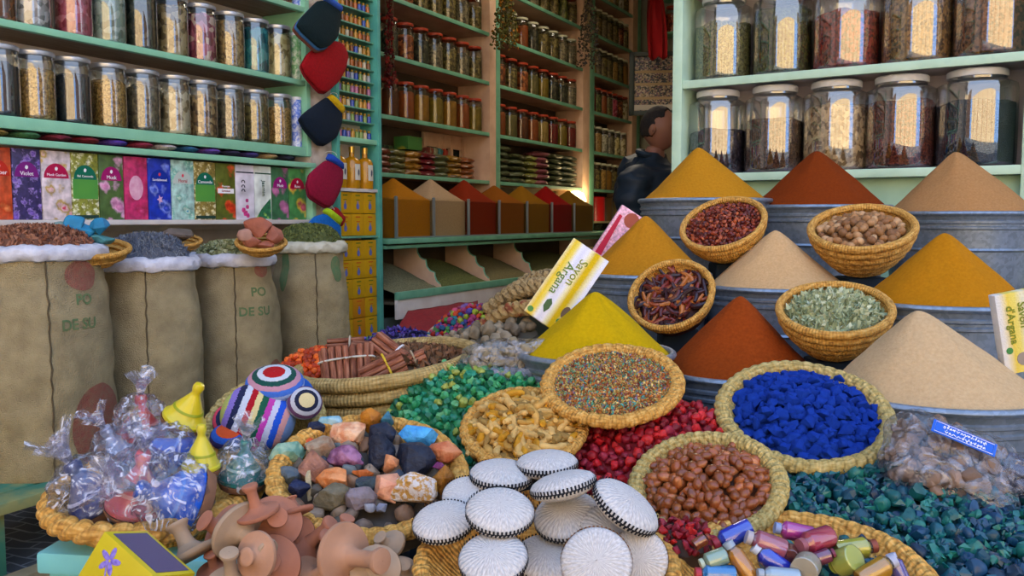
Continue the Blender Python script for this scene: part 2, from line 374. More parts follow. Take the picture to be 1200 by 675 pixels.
# ---------------------------------------------------------------- jars
glass = film('jar_glass', '#f6faf8', .15, .03, edge=.75)
glassin = film('indoor_jar_glass', '#eef0e8', .05, .06, edge=.4)
lidm = mat('tin_lid', '#b9bcc2', .35, metal=.7, spec=.5)
lidw = mat('white_lid', '#dfe0e4', .35); lidr = mat('red_lid', '#a03a22', .4); lidg = mat('pale_lid', '#b9bba4', .4)
def fm(name, *a, **k): return mat('filling_'+name, *a, **k)
FM = {
 'orange brown': fm('ob', '#7a3a1e', .8, cols=['#8a451f', '#b8683a', '#5a2a18', '#a85a38'], scale=45, kind='voronoi', bump=(45, .8, 'voronoi')),
 'silvery white': fm('sw', '#b0b0b4', .6, cols=['#a8a8ac', '#d8d6dc', '#77787c', '#c2bfc4'], scale=50, kind='voronoi', bump=(50, .8, 'voronoi')),
 'pink petal': fm('pp', '#b84464', .7, cols=['#c25674', '#a03452', '#d98aa0', '#8a2a48'], scale=40, kind='voronoi', bump=(40, .8, 'voronoi')),
 'pale green': fm('pg', '#8ca39a', .7, cols=['#8fa89c', '#6c857c', '#b8c8c0', '#56706a'], scale=45, kind='voronoi', bump=(45, .8, 'voronoi')),
 'dark green': fm('dg', '#32362c', .8, cols=['#2a3028', '#4a4c3a', '#1e2422', '#58584a'], scale=60, kind='voronoi', bump=(60, .8, 'voronoi')),
 'beige': fm('be', '#a08c68', .8, cols=['#a8946c', '#6e5c40', '#c4b08a', '#86754f'], scale=45, kind='voronoi', bump=(45, .8, 'voronoi')),
 'pink and cream': fm('pc', '#b86a80', .7, cols=['#c06c88', '#8c3450', '#ddc4b8', '#b04a70'], scale=40, kind='voronoi', bump=(40, .8, 'voronoi')),
 'tan': fm('ta', '#8e744c', .8, cols=['#a88b5c', '#7c6440', '#c0a26c', '#6f5838'], scale=90, kind='voronoi', bump=(90, .8, 'voronoi')),
 'teal': fm('te', '#2c8088', .6, cols=['#2f8c94', '#1f6470', '#57b0b4', '#1a5a68'], scale=28, kind='voronoi', bump=(28, .8, 'voronoi')),
 'cream bud': fm('cb', '#b0a070', .8, cols=['#bcae7a', '#8a7c50', '#d6cc9c', '#6e6440'], scale=42, kind='voronoi', bump=(42, .8, 'voronoi')),
 'dark navy': fm('dn', '#1d2733', .6, '#2c3a48', 80, bump=(90, .5)),
 'golden seed': fm('gs', '#94713a', .8, cols=['#b48c48', '#8c6a36', '#cca45e', '#9c7a3c'], scale=140, kind='voronoi', bump=(140, .8, 'voronoi')),
 'grey brown': fm('gb', '#5c5648', .8, cols=['#756d5a', '#565046', '#8c826a', '#4a4740'], scale=80, kind='voronoi', bump=(80, .8, 'voronoi')),
 'cream petal': fm('cp', '#c4b594', .8, cols=['#ccbc9a', '#8e7c5c', '#e0d4b8', '#6c5c42'], scale=45, kind='voronoi', bump=(45, .8, 'voronoi')),
 'speckled nut': fm('sn', '#7c6244', .8, cols=['#9c7c54', '#5c4634', '#c0a274', '#7c5e40'], scale=65, kind='voronoi', bump=(65, .8, 'voronoi')),
 'olive': fm('ol', '#5f5430', .8, cols=['#6a5e34', '#4a4228', '#8a7c48', '#3c3822'], scale=70, kind='voronoi', bump=(70, .8, 'voronoi')),
 'green leaf': fm('gl', '#566030', .8, cols=['#5c662f', '#3f4a24', '#7a8040', '#2e3a1e'], scale=55, kind='voronoi', bump=(55, .8, 'voronoi')),
 'rust red': fm('rr', '#7e2f1c', .8, cols=['#8c3620', '#5c2016', '#a85030', '#702818'], scale=55, kind='voronoi', bump=(55, .8, 'voronoi')),
 'ochre powder': fm('op', '#a0701c', .9, '#8c6018', 30), 'orange powder': fm('orp', '#98481a', .9, '#86400f', 30),
 'brown powder': fm('bp', '#6a3416', .9, '#58280f', 30), 'mustard powder': fm('mp', '#86701c', .9, '#746014', 30),
 'crimson powder': fm('crp', '#7c1214', .9, '#680c10', 30), 'khaki powder': fm('kp', '#70683a', .9, '#5e5830', 30),
 'pale sand powder': fm('ps', '#a48a4c', .9, '#94793c', 30),
 'white': fm('wh', '#b0aca0', .8, cols=['#b8b4a8', '#8c887c', '#d0ccc0', '#a09c90'], scale=60, kind='voronoi', bump=(60, .8, 'voronoi')),
}
_mc = {}
def jar_mesh(key, fn):
    if key not in _mc: _mc[key] = fn()
    return _mc[key]
def meshobj(name, me, par):
    o = bpy.data.objects.new(name, me); C.objects.link(o); o.parent = par; return o
def make_jar(M, label, group, fill, r=.066, h=.25, neck=.8, lid=lidm, gm=None, level=.85, kind='jar'):
    gm = gm or glass
    root = thing('glass_jar', label, 'jar', M, group)
    def g():
        o = MB().lathe([(0, .002), (r*.86, .002), (r*.97, .008), (r, .02), (r, h*.80), (r*.97, h*.85), (r*neck, h*.90), (r*neck, h*.95)], 28).build('glass_wall', gm)
        me = o.data; bpy.data.objects.remove(o); return me
    def f():
        def fn(rr, z, a, i): return (rr, z+(.006*sin(3*a)+.005*sin(7*a+1) if i >= 3 else 0))
        t = h*.82*level+.006
        o = MB().lathe([(0, .006), (r*.84, .006), (r*.94, .016), (r*.94, t-.008), (r*.80, t), (r*.4, t+.004), (0, t+.006)], 24, fn=fn).build('filling', FM[fill])
        me = o.data; bpy.data.objects.remove(o); return me
    def l():
        rl = r*neck
        o = MB().lathe([(rl*.98, h*.925), (rl*1.06, h*.925), (rl*1.08, h*.935), (rl*1.08, h*.985), (rl*1.02, h), (rl*.9, h), (rl*.88, h*.995), (0, h*.995)], 28).build('lid', lid)
        me = o.data; bpy.data.objects.remove(o); return me
    meshobj('filling', jar_mesh(('f', fill, r, h, level), f), root)
    meshobj('glass_wall', jar_mesh(('g', r, h, neck, gm.name), g), root)
    meshobj('lid', jar_mesh(('l', r, h, neck, lid.name), l), root)
    return root
rowA = [(8, 'orange brown'), (48, 'silvery white'), (97, 'pink petal'), (136, 'pale green'), (173, 'dark green'), (209, 'beige'), (242, 'pink and cream'), (275, 'tan'), (304, 'teal'), (330, 'cream bud')]
rowB = [(8, 'dark navy'), (50, 'golden seed'), (92, 'dark navy'), (134, 'golden seed'), (173, 'grey brown'), (209, 'cream petal'), (241, 'speckled nut'), (273, 'grey brown'), (302, 'olive'), (329, 'golden seed')]
for row, z, sh in ((rowA, 1.80, 'upper'), (rowB, 1.465, 'lower')):
    for i, (px, f) in enumerate(row):
        t = tl(px, off=.085)
        make_jar(ML @ T(t, .085, z) @ RZ(i*1.3), 'silver-lidded jar of %s stuff, %s from the left on the %s left-wall shelf' % (f, ORD[i], sh), 'jars on the left wall', f, r=.069, h=.255, neck=.92, level=.98 if sh == 'upper' else .86)
for i, (px, f) in enumerate([(300, 'green leaf'), (333, 'orange brown')]):
    make_jar(ML @ T(tl(px, off=.085), .085, 2.165), 'bottom of a glass jar with %s stuff at the top edge' % f, 'jars on the left wall', f, r=.069, h=.255, neck=.92)
# rolled tubes at the end of each shelf
def roll(px, z, cols, label, h=.235):
    t = tl(px, off=.05)
    m = mat('tube_print_'+cols[0][1:], cols[0], .4, cols=cols, scale=30, kind='noise', sharp=(.3, .7), spec=.5)
    r = thing('cardboard_tube', label, 'tube', ML @ T(t, .05, z))
    MB().lathe([(0, 0), (.027, 0), (.027, h), (0, h)], 20).build('tube_wall', m, r); MB().lathe([(.0275, h-.012), (.029, h-.012), (.029, h+.002), (0, h+.002)], 20).build('cap', lidw, r)
roll(351, 1.80, ['#3f8f4c', '#d8e0c8', '#5aa860', '#c2d8b0'], 'green and white patterned tube standing at the end of the upper jar shelf')
roll(350, 1.465, ['#2b55c4', '#e2e6f0', '#3a68d0', '#d8deee'], 'blue and white tube standing at the end of the lower jar shelf', .25)
roll(352, 2.165, ['#d8dce8', '#4a6cc8', '#e0e2ea', '#a8b4d8'], 'white and blue tube at the right end of the topmost shelf')
# folded knitted caps lying flat in the gap between the two units
capc = ['#6a1c30', '#b89a3c', '#8c6a2c', '#4f7a4a', '#7a2430', '#8a1c28', '#5c3c9c', '#9c2c44', '#c8b4b0', '#2c5c84', '#7a50b0', '#3a3050', '#4c3c7c', '#c89c68', '#2c2c38']
for i, c in enumerate(capc):
    t = -.38+i*.122
    cm = mat('cap_yarn_%d' % i, c, .95, tuple(x*.55 for x in lin(c)), 120, bump=(200, .6))
    o = MB().bm(blob(i, .058, .09, .016, 2, .05)).build('folded_cap', cm)
    o.matrix_world = ML @ T(t, .075, 1.405)
    tag(o, 'flat %s knitted cap in the gap above the incense boxes, %s from left' % (['wine red', 'mustard', 'brown gold', 'green', 'dark red', 'red', 'violet', 'crimson', 'pale pink', 'blue', 'purple', 'dark violet', 'indigo', 'sand', 'black'][i], ORD[i]), 'cap', 'folded caps above the incense boxes')
# ---------------------------------------------------------------- incense boxes
def flower(name, bgc, cols, scale=26, th=.36, seedoff=0):
    """printed blossoms: petals round voronoi centres over a background"""
    if name in MATS: return MATS[name]
    m = bpy.data.materials.new(name); m.use_nodes = True; n = m.node_tree.nodes; L = m.node_tree.links; MATS[name] = m
    b = n['Principled BSDF']; b.inputs['Roughness'].default_value = .35
    t = n.new('ShaderNodeTexCoord'); mp = n.new('ShaderNodeMapping'); mp.inputs['Location'].default_value = (seedoff, 0, seedoff*.7)
    L.new(t.outputs['Object'], mp.inputs[0])
    nz = n.new('ShaderNodeTexNoise'); nz.inputs['Scale'].default_value = scale*3; L.new(mp.outputs[0], nz.inputs['Vector'])
    mx = n.new('ShaderNodeMix'); mx.data_type = 'RGBA'; mx.blend_type = 'LINEAR_LIGHT'; mx.inputs[0].default_value = .012
    L.new(mp.outputs[0], mx.inputs[6]); L.new(nz.outputs['Color'], mx.inputs[7])
    v = n.new('ShaderNodeTexVoronoi'); v.inputs['Scale'].default_value = scale; L.new(mx.outputs[2], v.inputs['Vector'])
    r = n.new('ShaderNodeValToRGB'); e = r.color_ramp.elements
    pal = [cols[-1]]+cols[:-1]
    e[0].position = .0; e[0].color = (*lin(pal[0]), 1); e[1].position = th+.16; e[1].color = (*lin(bgc), 1)
    for i, c in enumerate(pal[1:]): q = e.new(.10+(th-.1)*i/max(1, len(pal)-2)); q.color = (*lin(c), 1)
    L.new(v.outputs['Distance'], r.inputs[0])
    n2 = n.new('ShaderNodeTexNoise'); n2.inputs['Scale'].default_value = scale*1.4; L.new(mp.outputs[0], n2.inputs['Vector'])
    h = n.new('ShaderNodeHueSaturation'); mr = n.new('ShaderNodeMapRange'); mr.inputs[1].default_value = .3; mr.inputs[2].default_value = .7; mr.inputs[3].default_value = .6; mr.inputs[4].default_value = 1.4
    L.new(n2.outputs['Fac'], mr.inputs[0]); L.new(mr.outputs[0], h.inputs['Value']); L.new(r.outputs[0], h.inputs['Color']); L.new(h.outputs[0], b.inputs['Base Color'])
    return m
white_ink = mat('white_ink', '#f0eef2', .4); dark_ink = mat('dark_ink', '#1c2038', .4)
def arch(w, h, n=14):
    return [(-w/2, 0)]+[(-w/2*cos(pi*i/n), h*sin(pi*i/n)) for i in range(1, n)]+[(w/2, 0)]
IB = [  # px centre, print, arch colour, writing, label
 (0, flower('print_orange', '#c8502a', ['#e08048', '#c04018', '#e8a070'], 22), '#c02818', 'Amber', 'orange red incense box at the far left of the incense row'),
 (34, flower('print_violet', '#3a3060', ['#7a58b8', '#5a3c98', '#9a80c8', '#a890d0'], 36), '#7c1c7c', 'Violet', 'violet incense box with tiny purple blossoms and a purple arch reading Violet'),
 (69, flower('print_musk', '#d8c8cc', ['#c83050', '#e0b8c0', '#b89838', '#d04838'], 20), '#b40c48', 'Musk Garden', 'pale incense box with red flowers and a crimson arch'),
 (102, flower('print_camomile', '#8a8c34', ['#e4e2cc', '#d8d8b0', '#c8a828'], 46), '#0a6a52', 'Bal. Camomile', 'green incense box with a mound of white camomile, left one of the two'),
 (132, flower('print_pinkdaisy', '#4c6634', ['#d890b8', '#c878a8', '#e0a8c8', '#b85a90'], 17), '#a01468', 'Musk', 'wide incense box with pink daisies on green leaves and a magenta arch'),
 (160, flower('print_magenta', '#c03068', ['#d04880', '#b82858', '#e090b0'], 24), None, '', 'deep pink incense box with a pale misty middle, between the daisy and blue boxes'),
 (188, flower('print_blue', '#1a34b0', ['#3c58d0', '#2240b8', '#8090e0', '#e06080'], 18), '#12309c', 'Sandalwood', 'royal blue incense box with pale stars and a red dot'),
 (215, flower('print_jade', '#a8ccc4', ['#4c9cb0', '#c8dccc', '#6cb0a0', '#3878b0'], 24), '#c0ccc4', 'Floral', 'pale jade green incense box with a white arch and a red dot'),
 (240, flower('print_camomile2', '#8c7838', ['#e4dcc0', '#d8cc98', '#c88c30'], 46), '#0a6a52', 'Camomile', 'green incense box with a mound of cream camomile, right one of the two'),
 (265, flower('print_red', '#5c6420', ['#d83c1c', '#c02c14', '#e05028', '#b02010'], 17), None, 'Geranium', 'scarlet flowered incense box with a white name strip'),
 (288, flower('print_white_pink', '#dcd4e0', ['#dcd4e0', '#e0d8e4', '#d8d0dc'], 8), None, 'Lily', 'white incense box with pink blooms in its lower corner'),
 (308, flower('print_white_green', '#dce2dc', ['#dfe4dc', '#dce2d8', '#d8e0d4'], 8), None, 'Jasmin', 'white and lime incense box with writing up its side'),
 (328, flower('print_pink2', '#3c6c48', ['#cc80a8', '#b86898', '#dca0c0'], 16), '#941c74', 'Musk', 'narrow incense box with pale pink roses and a purple arch'),
 (350, flower('print_tulip', '#4c8c4c', ['#d86080', '#c84860', '#e0c040', '#d02848'], 14), '#b00c38', 'Rose', 'narrow incense box with yellow edged roses and a red arch at the right end'),
]
edges = [-14, 17, 51, 86, 118, 147, 175, 202, 229, 254, 277, 299, 319, 339, 359]
for i, (px, pm, ac, wr, lb) in enumerate(IB):
    x0, x1 = tl(edges[i], off=.02)+.002, tl(edges[i+1], off=.02)-.002; W = x1-x0; H = .256
    r = thing('incense_box', lb, 'box', ML @ T((x0+x1)/2, .015, 1.0985), 'incense boxes in a row')
    MB().bbox(-W/2, W/2, 0, .06, 0, H, .0015).build('carton', pm, r)
    if ac:
        MB().prism(arch(W*.86, .055), -.0008, .0005, M=T(0, 0, .155)).build('printed_arch', mat('arch_'+ac[1:], ac, .35), r)
        text('lettering', wr, min(.021, W*.86/max(3, len(wr))*1.55), white_ink if ac != '#c0ccc4' else mat('red_ink', '#b03048', .4), r, T(0, -.0012, .167))
        e = MB(); e.bm(blob(1, .007, .0006, .008, 1, 0), 0, T(0, -.0012, .190)).build('emblem', white_ink if i != 6 and i != 7 else mat('red_dot', '#e04058', .4), r)
    if i in (3, 8):
        MB().prism([(-W*.47, 0), (W*.47, 0), (W*.47, .075), (-W*.47, .075)], -.0008, .0005, M=T(0, 0, .08)).build('printed_panel', mat('green_panel', '#5ea040', .35, '#4c9444', 6), r)
        MB().prism([(-W*.47, 0), (W*.47, 0), (W*.47, .014), (-W*.47, .014)], -.0008, .0005, M=T(0, 0, .004)).build('printed_bowl', mat('bowl_panel', '#203c34', .4), r)
    if i == 5: MB().prism([(W*.3*cos(a*.3), .05*sin(a*.3)) for a in range(21)], -.0008, .0005, M=T(0, 0, .13)).build('printed_mist', mat('mist_panel', '#d890b0', .4, '#e8b8cc', 30), r)
    if i == 6: MB().prism([(.016*cos(a*2*pi/10)*(1 if a % 2 else .45), .02*sin(a*2*pi/10)*(1 if a % 2 else .45)) for a in range(10)], -.0008, .0005, M=T(0, 0, .085)).build('printed_star', mat('star_print', '#d8a8c8', .4), r)
    if i == 9:
        MB().prism([(-W*.42, 0), (W*.42, 0), (W*.42, .022), (-W*.42, .022)], -.0008, .0005, M=T(0, 0, .12)).build('name_strip', white_ink, r)
        text('lettering', wr, .013, mat('red_ink2', '#9c2018', .4), r, T(0, -.0012, .131)); text('lettering', 'Premium', .013, white_ink, r, T(0, -.0012, .152))
    if i == 10:
        MB().prism([(-W*.48, 0), (W*.48, 0), (W*.48, .006), (-W*.48, .006)], -.0008, .0005, M=T(0, 0, .218)).build('printed_band', dark_ink, r)
        pts = [[(-.012+.01*cos(a*.5), .018*sin(a*.5)*.7+k) for a in range(7)] for k in (.15, .172, .13)]
        b = MB()
        for q in pts: b.tube([(x, -.0008, z) for x, z in q], .0022, 5)
        b.build('lettering', dark_ink, r)
        b = MB()
        for x, z, s in ((0, .03, .014), (.012, .06, .010), (-.012, .045, .012), (.01, .09, .009), (.014, .02, .011)): b.prism([(x+s*cos(a*pi/4), z+s*sin(a*pi/4)*(1.2 if a % 2 else .9)) for a in range(8)], -.001, .0005)
        b.build('printed_blooms', flower('bloom_pink', '#c83c88', ['#d85aa0', '#c02860', '#e090c0'], 60), r)
    if i == 11:
        MB().prism([(-W*.48, 0), (W*.48, 0), (W*.48, .006), (-W*.48, .006)], -.0008, .0005, M=T(0, 0, .218)).prism([(-W*.47, 0), (W*.47, 0), (W*.44, .10), (-W*.1, .05)], -.0006, .0005, 1, T(0, 0, .004)).build('printed_band', [mat('dk_green_ink', '#1c4c38', .4), flower('lime_leaf', '#2c6c48', ['#a8c840', '#2c7c54', '#e0e4e0'], 40)], r)
        text('lettering', wr, .03, mat('dk_green_ink', '#1c4c38', .4), r, T(.002, -.0012, .15) @ RY(pi/2))
# ---------------------------------------------------------------- low platform and sacks
plat = mat('worn_green_plank', '#3c7a64', .7, '#8a8c5a', 7, bump=(30, .4), sharp=(.45, .62))
MLs = ML @ T(0, -.03, 0)
pz = .25
u = thing('platform', 'low worn green plank platform the burlap sacks stand on', 'platform', MLs)
for i in range(4): MB().bbox(-1.3, 1.5, -.46+i*.115, -.36+i*.115, pz-.035, pz, .004).build('plank', plat, u)
for x in (-.5, .35, 1.2): MB().bbox(x-.05, x+.05, -.42, -.05, 0, pz-.035, .004).build('support', plat, u)
MB().bbox(-1.3, 1.5, -.56, -.50, .0, .05, .004).build('front_batten', mat('bare_batten', '#8c8264', .8, '#6e6650', 8), u)
burlap = mat('burlap', '#a99a76', .95, '#8f8162', 14, bump=(260, .9, 'voronoi'), detail=8)
sprint = mat('faded_red_print', '#94564a', .95, '#8c6e58', 60, bump=(260, .9, 'voronoi'), sharp=(.3, .8)); gprint = mat('faded_green_print', '#55744f', .95, '#6f7650', 60, sharp=(.35, .7))
linerm = mat('white_plastic_liner', '#b4b4c2', .5, '#d4d4de', 25, bump=(60, .8)); seamm = mat('seam_thread', '#5a4e3a', .95)
def sack(px, r, ztop, seed, wr, spots, seam, lm=linerm):
    c = tl(px, off=-.21); M = ML @ T(c, -.235, pz)
    cw = M.translation; 
    M = T(cw) @ RZ(atan2(cw.y, cw.x)-pi/2)     # local -y faces the street camera side
    H = ztop-pz
    def rad(a, z):
        f = 1+.03*sin(2*a+seed)+.02*sin(5*a+seed*2)+.065*noise.noise(Vector((cos(a)*1.3+seed, sin(a)*1.3, z*4)))+.035*noise.noise(Vector((cos(a)*3, sin(a)*3+seed, z*12)))+.012*noise.noise(Vector((cos(a)*5, sin(a)*5+seed, z*34)))
        k = z/H; p = .9+.13*sin(min(1, k*1.15)*pi)**.6 if k < .87 else .9+.13*sin(pi*min(1, .87*1.15))**.6
        return r*f*(p-.03*max(0, k-.8)*5)
    root = thing('burlap_sack', None, 'sack', M)
    pr = [(r*.02, 0)]+[(r, 0)]*1+[(r, H*i/40) for i in range(41)]
    b = MB(); b.lathe(pr, 72, fn=lambda rr, z, a, i: (rr if i == 0 else rad(a, z)*(.94 if i == 1 else 1), z)); b.build('sack_cloth', burlap, root)
    # rolled plastic liner around the mouth
    lz = .05
    b = MB(); prof = [(0, 0), (.018, .005), (.026, .02), (.024, .038), (.010, .052), (-.012, .055), (-.03, .045), (-.034, .03)]
    b.lathe([(x, z) for x, z in prof], 110, fn=lambda x, z, a, i: (rad(a, H)+x+.006*noise.noise(Vector((a*9, seed, i))), H-.022+z*1.0+.008*noise.noise(Vector((a*3, seed, 3)))+.004*noise.noise(Vector((a*14, seed, i*.5)))))
    b.build('liner_cuff', lm, root)
    # seam down the front
    def surf(a, z, o=.001): q = rad(a, z)+o; return (q*cos(a), q*sin(a), z)
    sa = -pi/2+seam
    MB().tube([surf(sa+.012*sin(z*9), H*z/24, .002) for z in range(25)], .003, 5).build('seam', seamm, root)
    for (a0, z0, ra, rz, gm_) in spots:       # printed patches following the cloth
        b = MB(); N = 10; vs = []; fs = []
        for i in range(N+1):
            for j in range(N+1):
                uu, vv = i/N*2-1, j/N*2-1
                k = sqrt(max(0, 1-vv*vv/2)); k2 = sqrt(max(0, 1-uu*uu/2))
                vs.append(surf(-pi/2+a0+uu*k*ra, min(H-.003, max(.002, z0+vv*k2*rz)), .0016))
        for i in range(N):
            for j in range(N): fs.append((i*(N+1)+j, (i+1)*(N+1)+j, (i+1)*(N+1)+j+1, i*(N+1)+j+1))
        b.add(vs, fs).build('printed_patch', gm_, root)
    for (s, a0, z0, size) in wr:
        o = text('lettering', s, size, gprint, root, thick=.0003, bold=.0012)
        for v in o.data.vertices:
            a = -pi/2+a0+v.co.x/r; q = rad(a, z0+v.co.z)+.002-v.co.y; v.co = Vector((q*cos(a), q*sin(a), z0+v.co.z))
    return root, M, H, rad
heapm = {
 'bark': objramp('bark_chip', ['#7a4a36', '#94624a', '#5c3a2c', '#a87c60', '#8a4438'], .8, bump=(80, .5)),
 'lav': objramp('lavender_bit', ['#5c6478', '#6e7684', '#4c5464', '#868c92', '#70706c'], .9),
 'leaf': objramp('dry_leaf', ['#7c8058', '#9aa07a', '#5e6440', '#a8ac8c', '#6c7050'], .85),
 'herb': objramp('green_herb', ['#4f5c30', '#64703a', '#3c4824', '#7a8050', '#56602e'], .9)}
def loose_heap(M, rx, h, mt, piece, n, seed, label, under_m):
    """one uncountable heap of dried stuff: a dome plus bits"""
    rd = random.Random(seed); b = MB()
    b.lathe([(rx*cos(i*pi/20)**.7 if i < 10 else 0, h*sin(i*pi/20)) for i in range(11)], 36, 0)
    k = 0
    for i in range(n):
        q = sqrt(rd.random())*.99; a = rd.uniform(0, 2*pi); ph = math.acos(min(1, q**(1/.7)))
        z = h*sin(ph); x, y = rx*q*cos(a), rx*q*sin(a)
        mm = T(x, y, z+.002) @ Euler((rd.uniform(0, 6), rd.uniform(0, 6), rd.uniform(0, 6))).to_matrix().to_4x4() @ S(rd.uniform(.7, 1.4))
        vs, fs = piece; b.add(vs, fs, rd.choice((1, 2, 3, 1, 2)), mm)
    o = b.build('dried_heap', [under_m]+mt, None, smooth=False); o.matrix_world = M
    return tag(o, label, 'dried goods', kind='stuff')
def chip(a, bb, c): return ([(-a, -bb, 0), (a, -bb*.7, c), (a*.8, bb, 0), (-a*.7, bb*.8, c*.6), (0, 0, -c)], [(0, 1, 2, 3), (0, 1, 4), (1, 2, 4), (2, 3, 4), (3, 0, 4)])
def tri(name, cols, **k): return [mat(name+'_%d' % i, c, .85, **k) for i, c in enumerate(cols)]
s1, M1, H1, _ = sack(38, .215, .985, 1, [('PO', .72, .585, .05), ('DE SU', .6, .505, .05)], [(.75, .665, .33, .05, sprint), (.9, .16, .5, .14, sprint)], .12)
s1['label'] = 'widest burlap sack at the far left edge, heaped with red brown bark chips'
s2, M2, H2, _ = sack(167, .183, .928, 2, [], [], -.05); s2['label'] = 'plain burlap sack heaped with grey lavender, between the two lettered sacks'
s3, M3, H3, _ = sack(268, .186, .925, 3, [('PO', .55, .55, .05), ('DE SU', .45, .47, .05)], [(.7, .64, .2, .03, sprint), (.95, .13, .42, .13, sprint)], .02)
s3['label'] = 'burlap sack heaped with pale dried leaves, third from the left'
s4, M4, H4, _ = sack(358, .185, .965, 5, [('Su', .8, .09, .05)], [(-.75, .62, .16, .1, gprint), (.8, .62, .2, .06, gprint)], .15, mat('cream_liner', '#c9c4b0', .6, '#b4ae98', 30, bump=(50, .6)))
s4['label'] = 'rightmost burlap sack with a cream cuff, heaped with green herbs'
for s in (s1, s2, s3, s4): s['group'] = 'burlap sacks along the left wall'
loose_heap(M1 @ T(0, 0, H1-.01), .185, .10, tri('bark', ['#80503c', '#9a6a52', '#5c3a2e']), chip(.011, .004, .003), 1500, 1, 'heap of red brown bark chips in the leftmost sack', mat('bark_under', '#6a4636', .9))
loose_heap(M2 @ T(0, 0, H2-.01), .155, .12, tri('lav', ['#5f677a', '#7c828c', '#4c5362']), chip(.014, .0016, .0012), 2200, 2, 'heap of grey lavender spikes in the second sack', mat('lav_under', '#555a66', .9))
loose_heap(M3 @ T(0, 0, H3-.01), .155, .085, tri('lf', ['#848a62', '#a2a684', '#626844']), chip(.014, .008, .003), 900, 3, 'heap of pale dried leaves in the third sack', mat('lf_under', '#6e7250', .9))
loose_heap(M4 @ T(0, 0, H4-.01), .155, .12, tri('hb', ['#545f34', '#6c7640', '#404b28']), chip(.007, .004, .002), 1800, 4, 'heap of green dried herbs in the rightmost sack', mat('hb_under', '#4f5832', .9))
# ---------------------------------------------------------------- pillar with bath gloves
a0, a1 = tl(366), tl(391, off=-.0)
o = struct(MB().bbox(a0, a1, .0, .30, 0, 3.4, .006).build('trim_pillar', mat('chipped_white_wood', '#c2b6aa', .8, '#9c8c7e', 10, bump=(50, .4), sharp=(.45, .6)))); o.matrix_world = ML
def wool(h): return mat('wool_'+h[1:], h, .95, tuple(x*.8 for x in lin(h)), 90, bump=(260, .6))
def px2loc(px, py, off, M, P):
    """where column px meets the plane `off` in front of a run, and its height there"""
    t = tl(px, P, off); Y = P.y+d_.y*t+n_.y*off; return t, at(px, py, Y).z
def smooth_poly(p, k=2):
    for _ in range(k):
        q = []
        for i in range(len(p)):
            a, b = p[i], p[(i+1) % len(p)]
            q += [(a[0]*.88+b[0]*.12, a[1]*.88+b[1]*.12), (a[0]*.12+b[0]*.88, a[1]*.12+b[1]*.88)]
        p = q
    return p
def glove(pts, col, cuff, ccol, label, off=-.05, layers=1, edgecols=()):
    loc = [px2loc(x, y, off, ML, P0) for x, y in pts]
    cx = sum(p[0] for p in loc)/len(loc); cz = max(p[1] for p in loc)
    root = thing('bath_glove', label, 'glove', ML @ T(cx, off, cz), 'bath gloves hanging on the pillar')
    def pad(poly, th, y):
        bm = bmesh.new(); n = len(poly)
        mx_ = sum(p[0] for p in poly)/n; mz_ = sum(p[1] for p in poly)/n
        rings = []
        for s_, yy in ((1, th*.5), (.985, th*.15), (.95, 0), (.7, -th*.35), (.35, -th*.5)):
            rings.append([bm.verts.new((mx_+(x-mx_)*s_, y+yy, mz_+(z-mz_)*s_)) for x, z in poly])
        for r0, r1 in zip(rings, rings[1:]):
            for i in range(n): bm.faces.new((r0[i], r0[(i+1) % n], r1[(i+1) % n], r1[i]))
        bm.faces.new(rings[-1]); bm.faces.new(list(reversed(rings[0]))); return bm
    poly = smooth_poly([(x-cx, z-cz) for x, z in loc])
    MB().bm(pad(poly, .022, 0)).build('glove_palm', wool(col), root, flat_angle=60)
    for i, c in enumerate(edgecols):
        MB().bm(pad([(x-.004*(i+1), z-.010*(i+1)) for x, z in poly], .012, .016+.01*i)).build('glove_palm', wool(c), root, flat_angle=60)
    if cuff:
        q = [px2loc(x, y, off, ML, P0) for x, y in cuff]
        MB().bm(pad(smooth_poly([(x-cx, z-cz) for x, z in q], 1), .03, -.002)).build('cuff', wool(ccol), root, flat_angle=60)
        mx_, mz_ = sum(p[0] for p in q)/len(q)-cx, max(p[1] for p in q)-cz
        MB().tube([(mx_+.01*sin(k*pi/5), -off*k/10-.002, mz_-.01+.022*sin(k*pi/10)) for k in range(11)], .0015, 5).build('hanging_loop', wool('#d8d4c8'), root)
    return root
glove([(354, 30), (358, 22), (378, 1), (386, 0), (405, 12), (405, 22), (401, 44), (390, 55), (380, 57), (360, 38)], '#0b2226', [(382, -3), (388, -6), (407, 9), (405, 15)], '#3a62c4', 'black green bath glove with blue and brown layers below, topmost on the pillar', -.14, edgecols=('#3c6ea0', '#6c3c2c'))
glove([(359, 76), (368, 60), (398, 47), (408, 52), (413, 64), (410, 80), (402, 95), (388, 108), (380, 107), (364, 88)], '#9c0712', None, None, 'scarlet bath glove hanging second from the top of the pillar', -.085, edgecols=('#7c0610',))
glove([(356, 138), (362, 131), (386, 114), (392, 116), (405, 131), (404, 145), (398, 161), (386, 169), (377, 168), (362, 150)], '#0c1c2e', [(387, 115), (393, 110), (408, 128), (404, 134)], '#d8b010', 'navy bath glove with a yellow cuff', -.05, edgecols=('#0a1826',))
glove([(363, 216), (367, 202), (384, 188), (393, 189), (405, 199), (404, 215), (399, 228), (392, 241), (385, 242), (366, 230)], '#8e0c34', [(385, 187), (389, 179), (405, 192), (405, 199)], '#1c48b0', 'crimson bath glove with a blue cuff', -.09, edgecols=('#720a2a',))
glove([(390, 246), (396, 242), (407, 256), (402, 266), (392, 262)], '#a01018', None, None, 'small red glove corner peeking out beside the lime cuff', -.04)
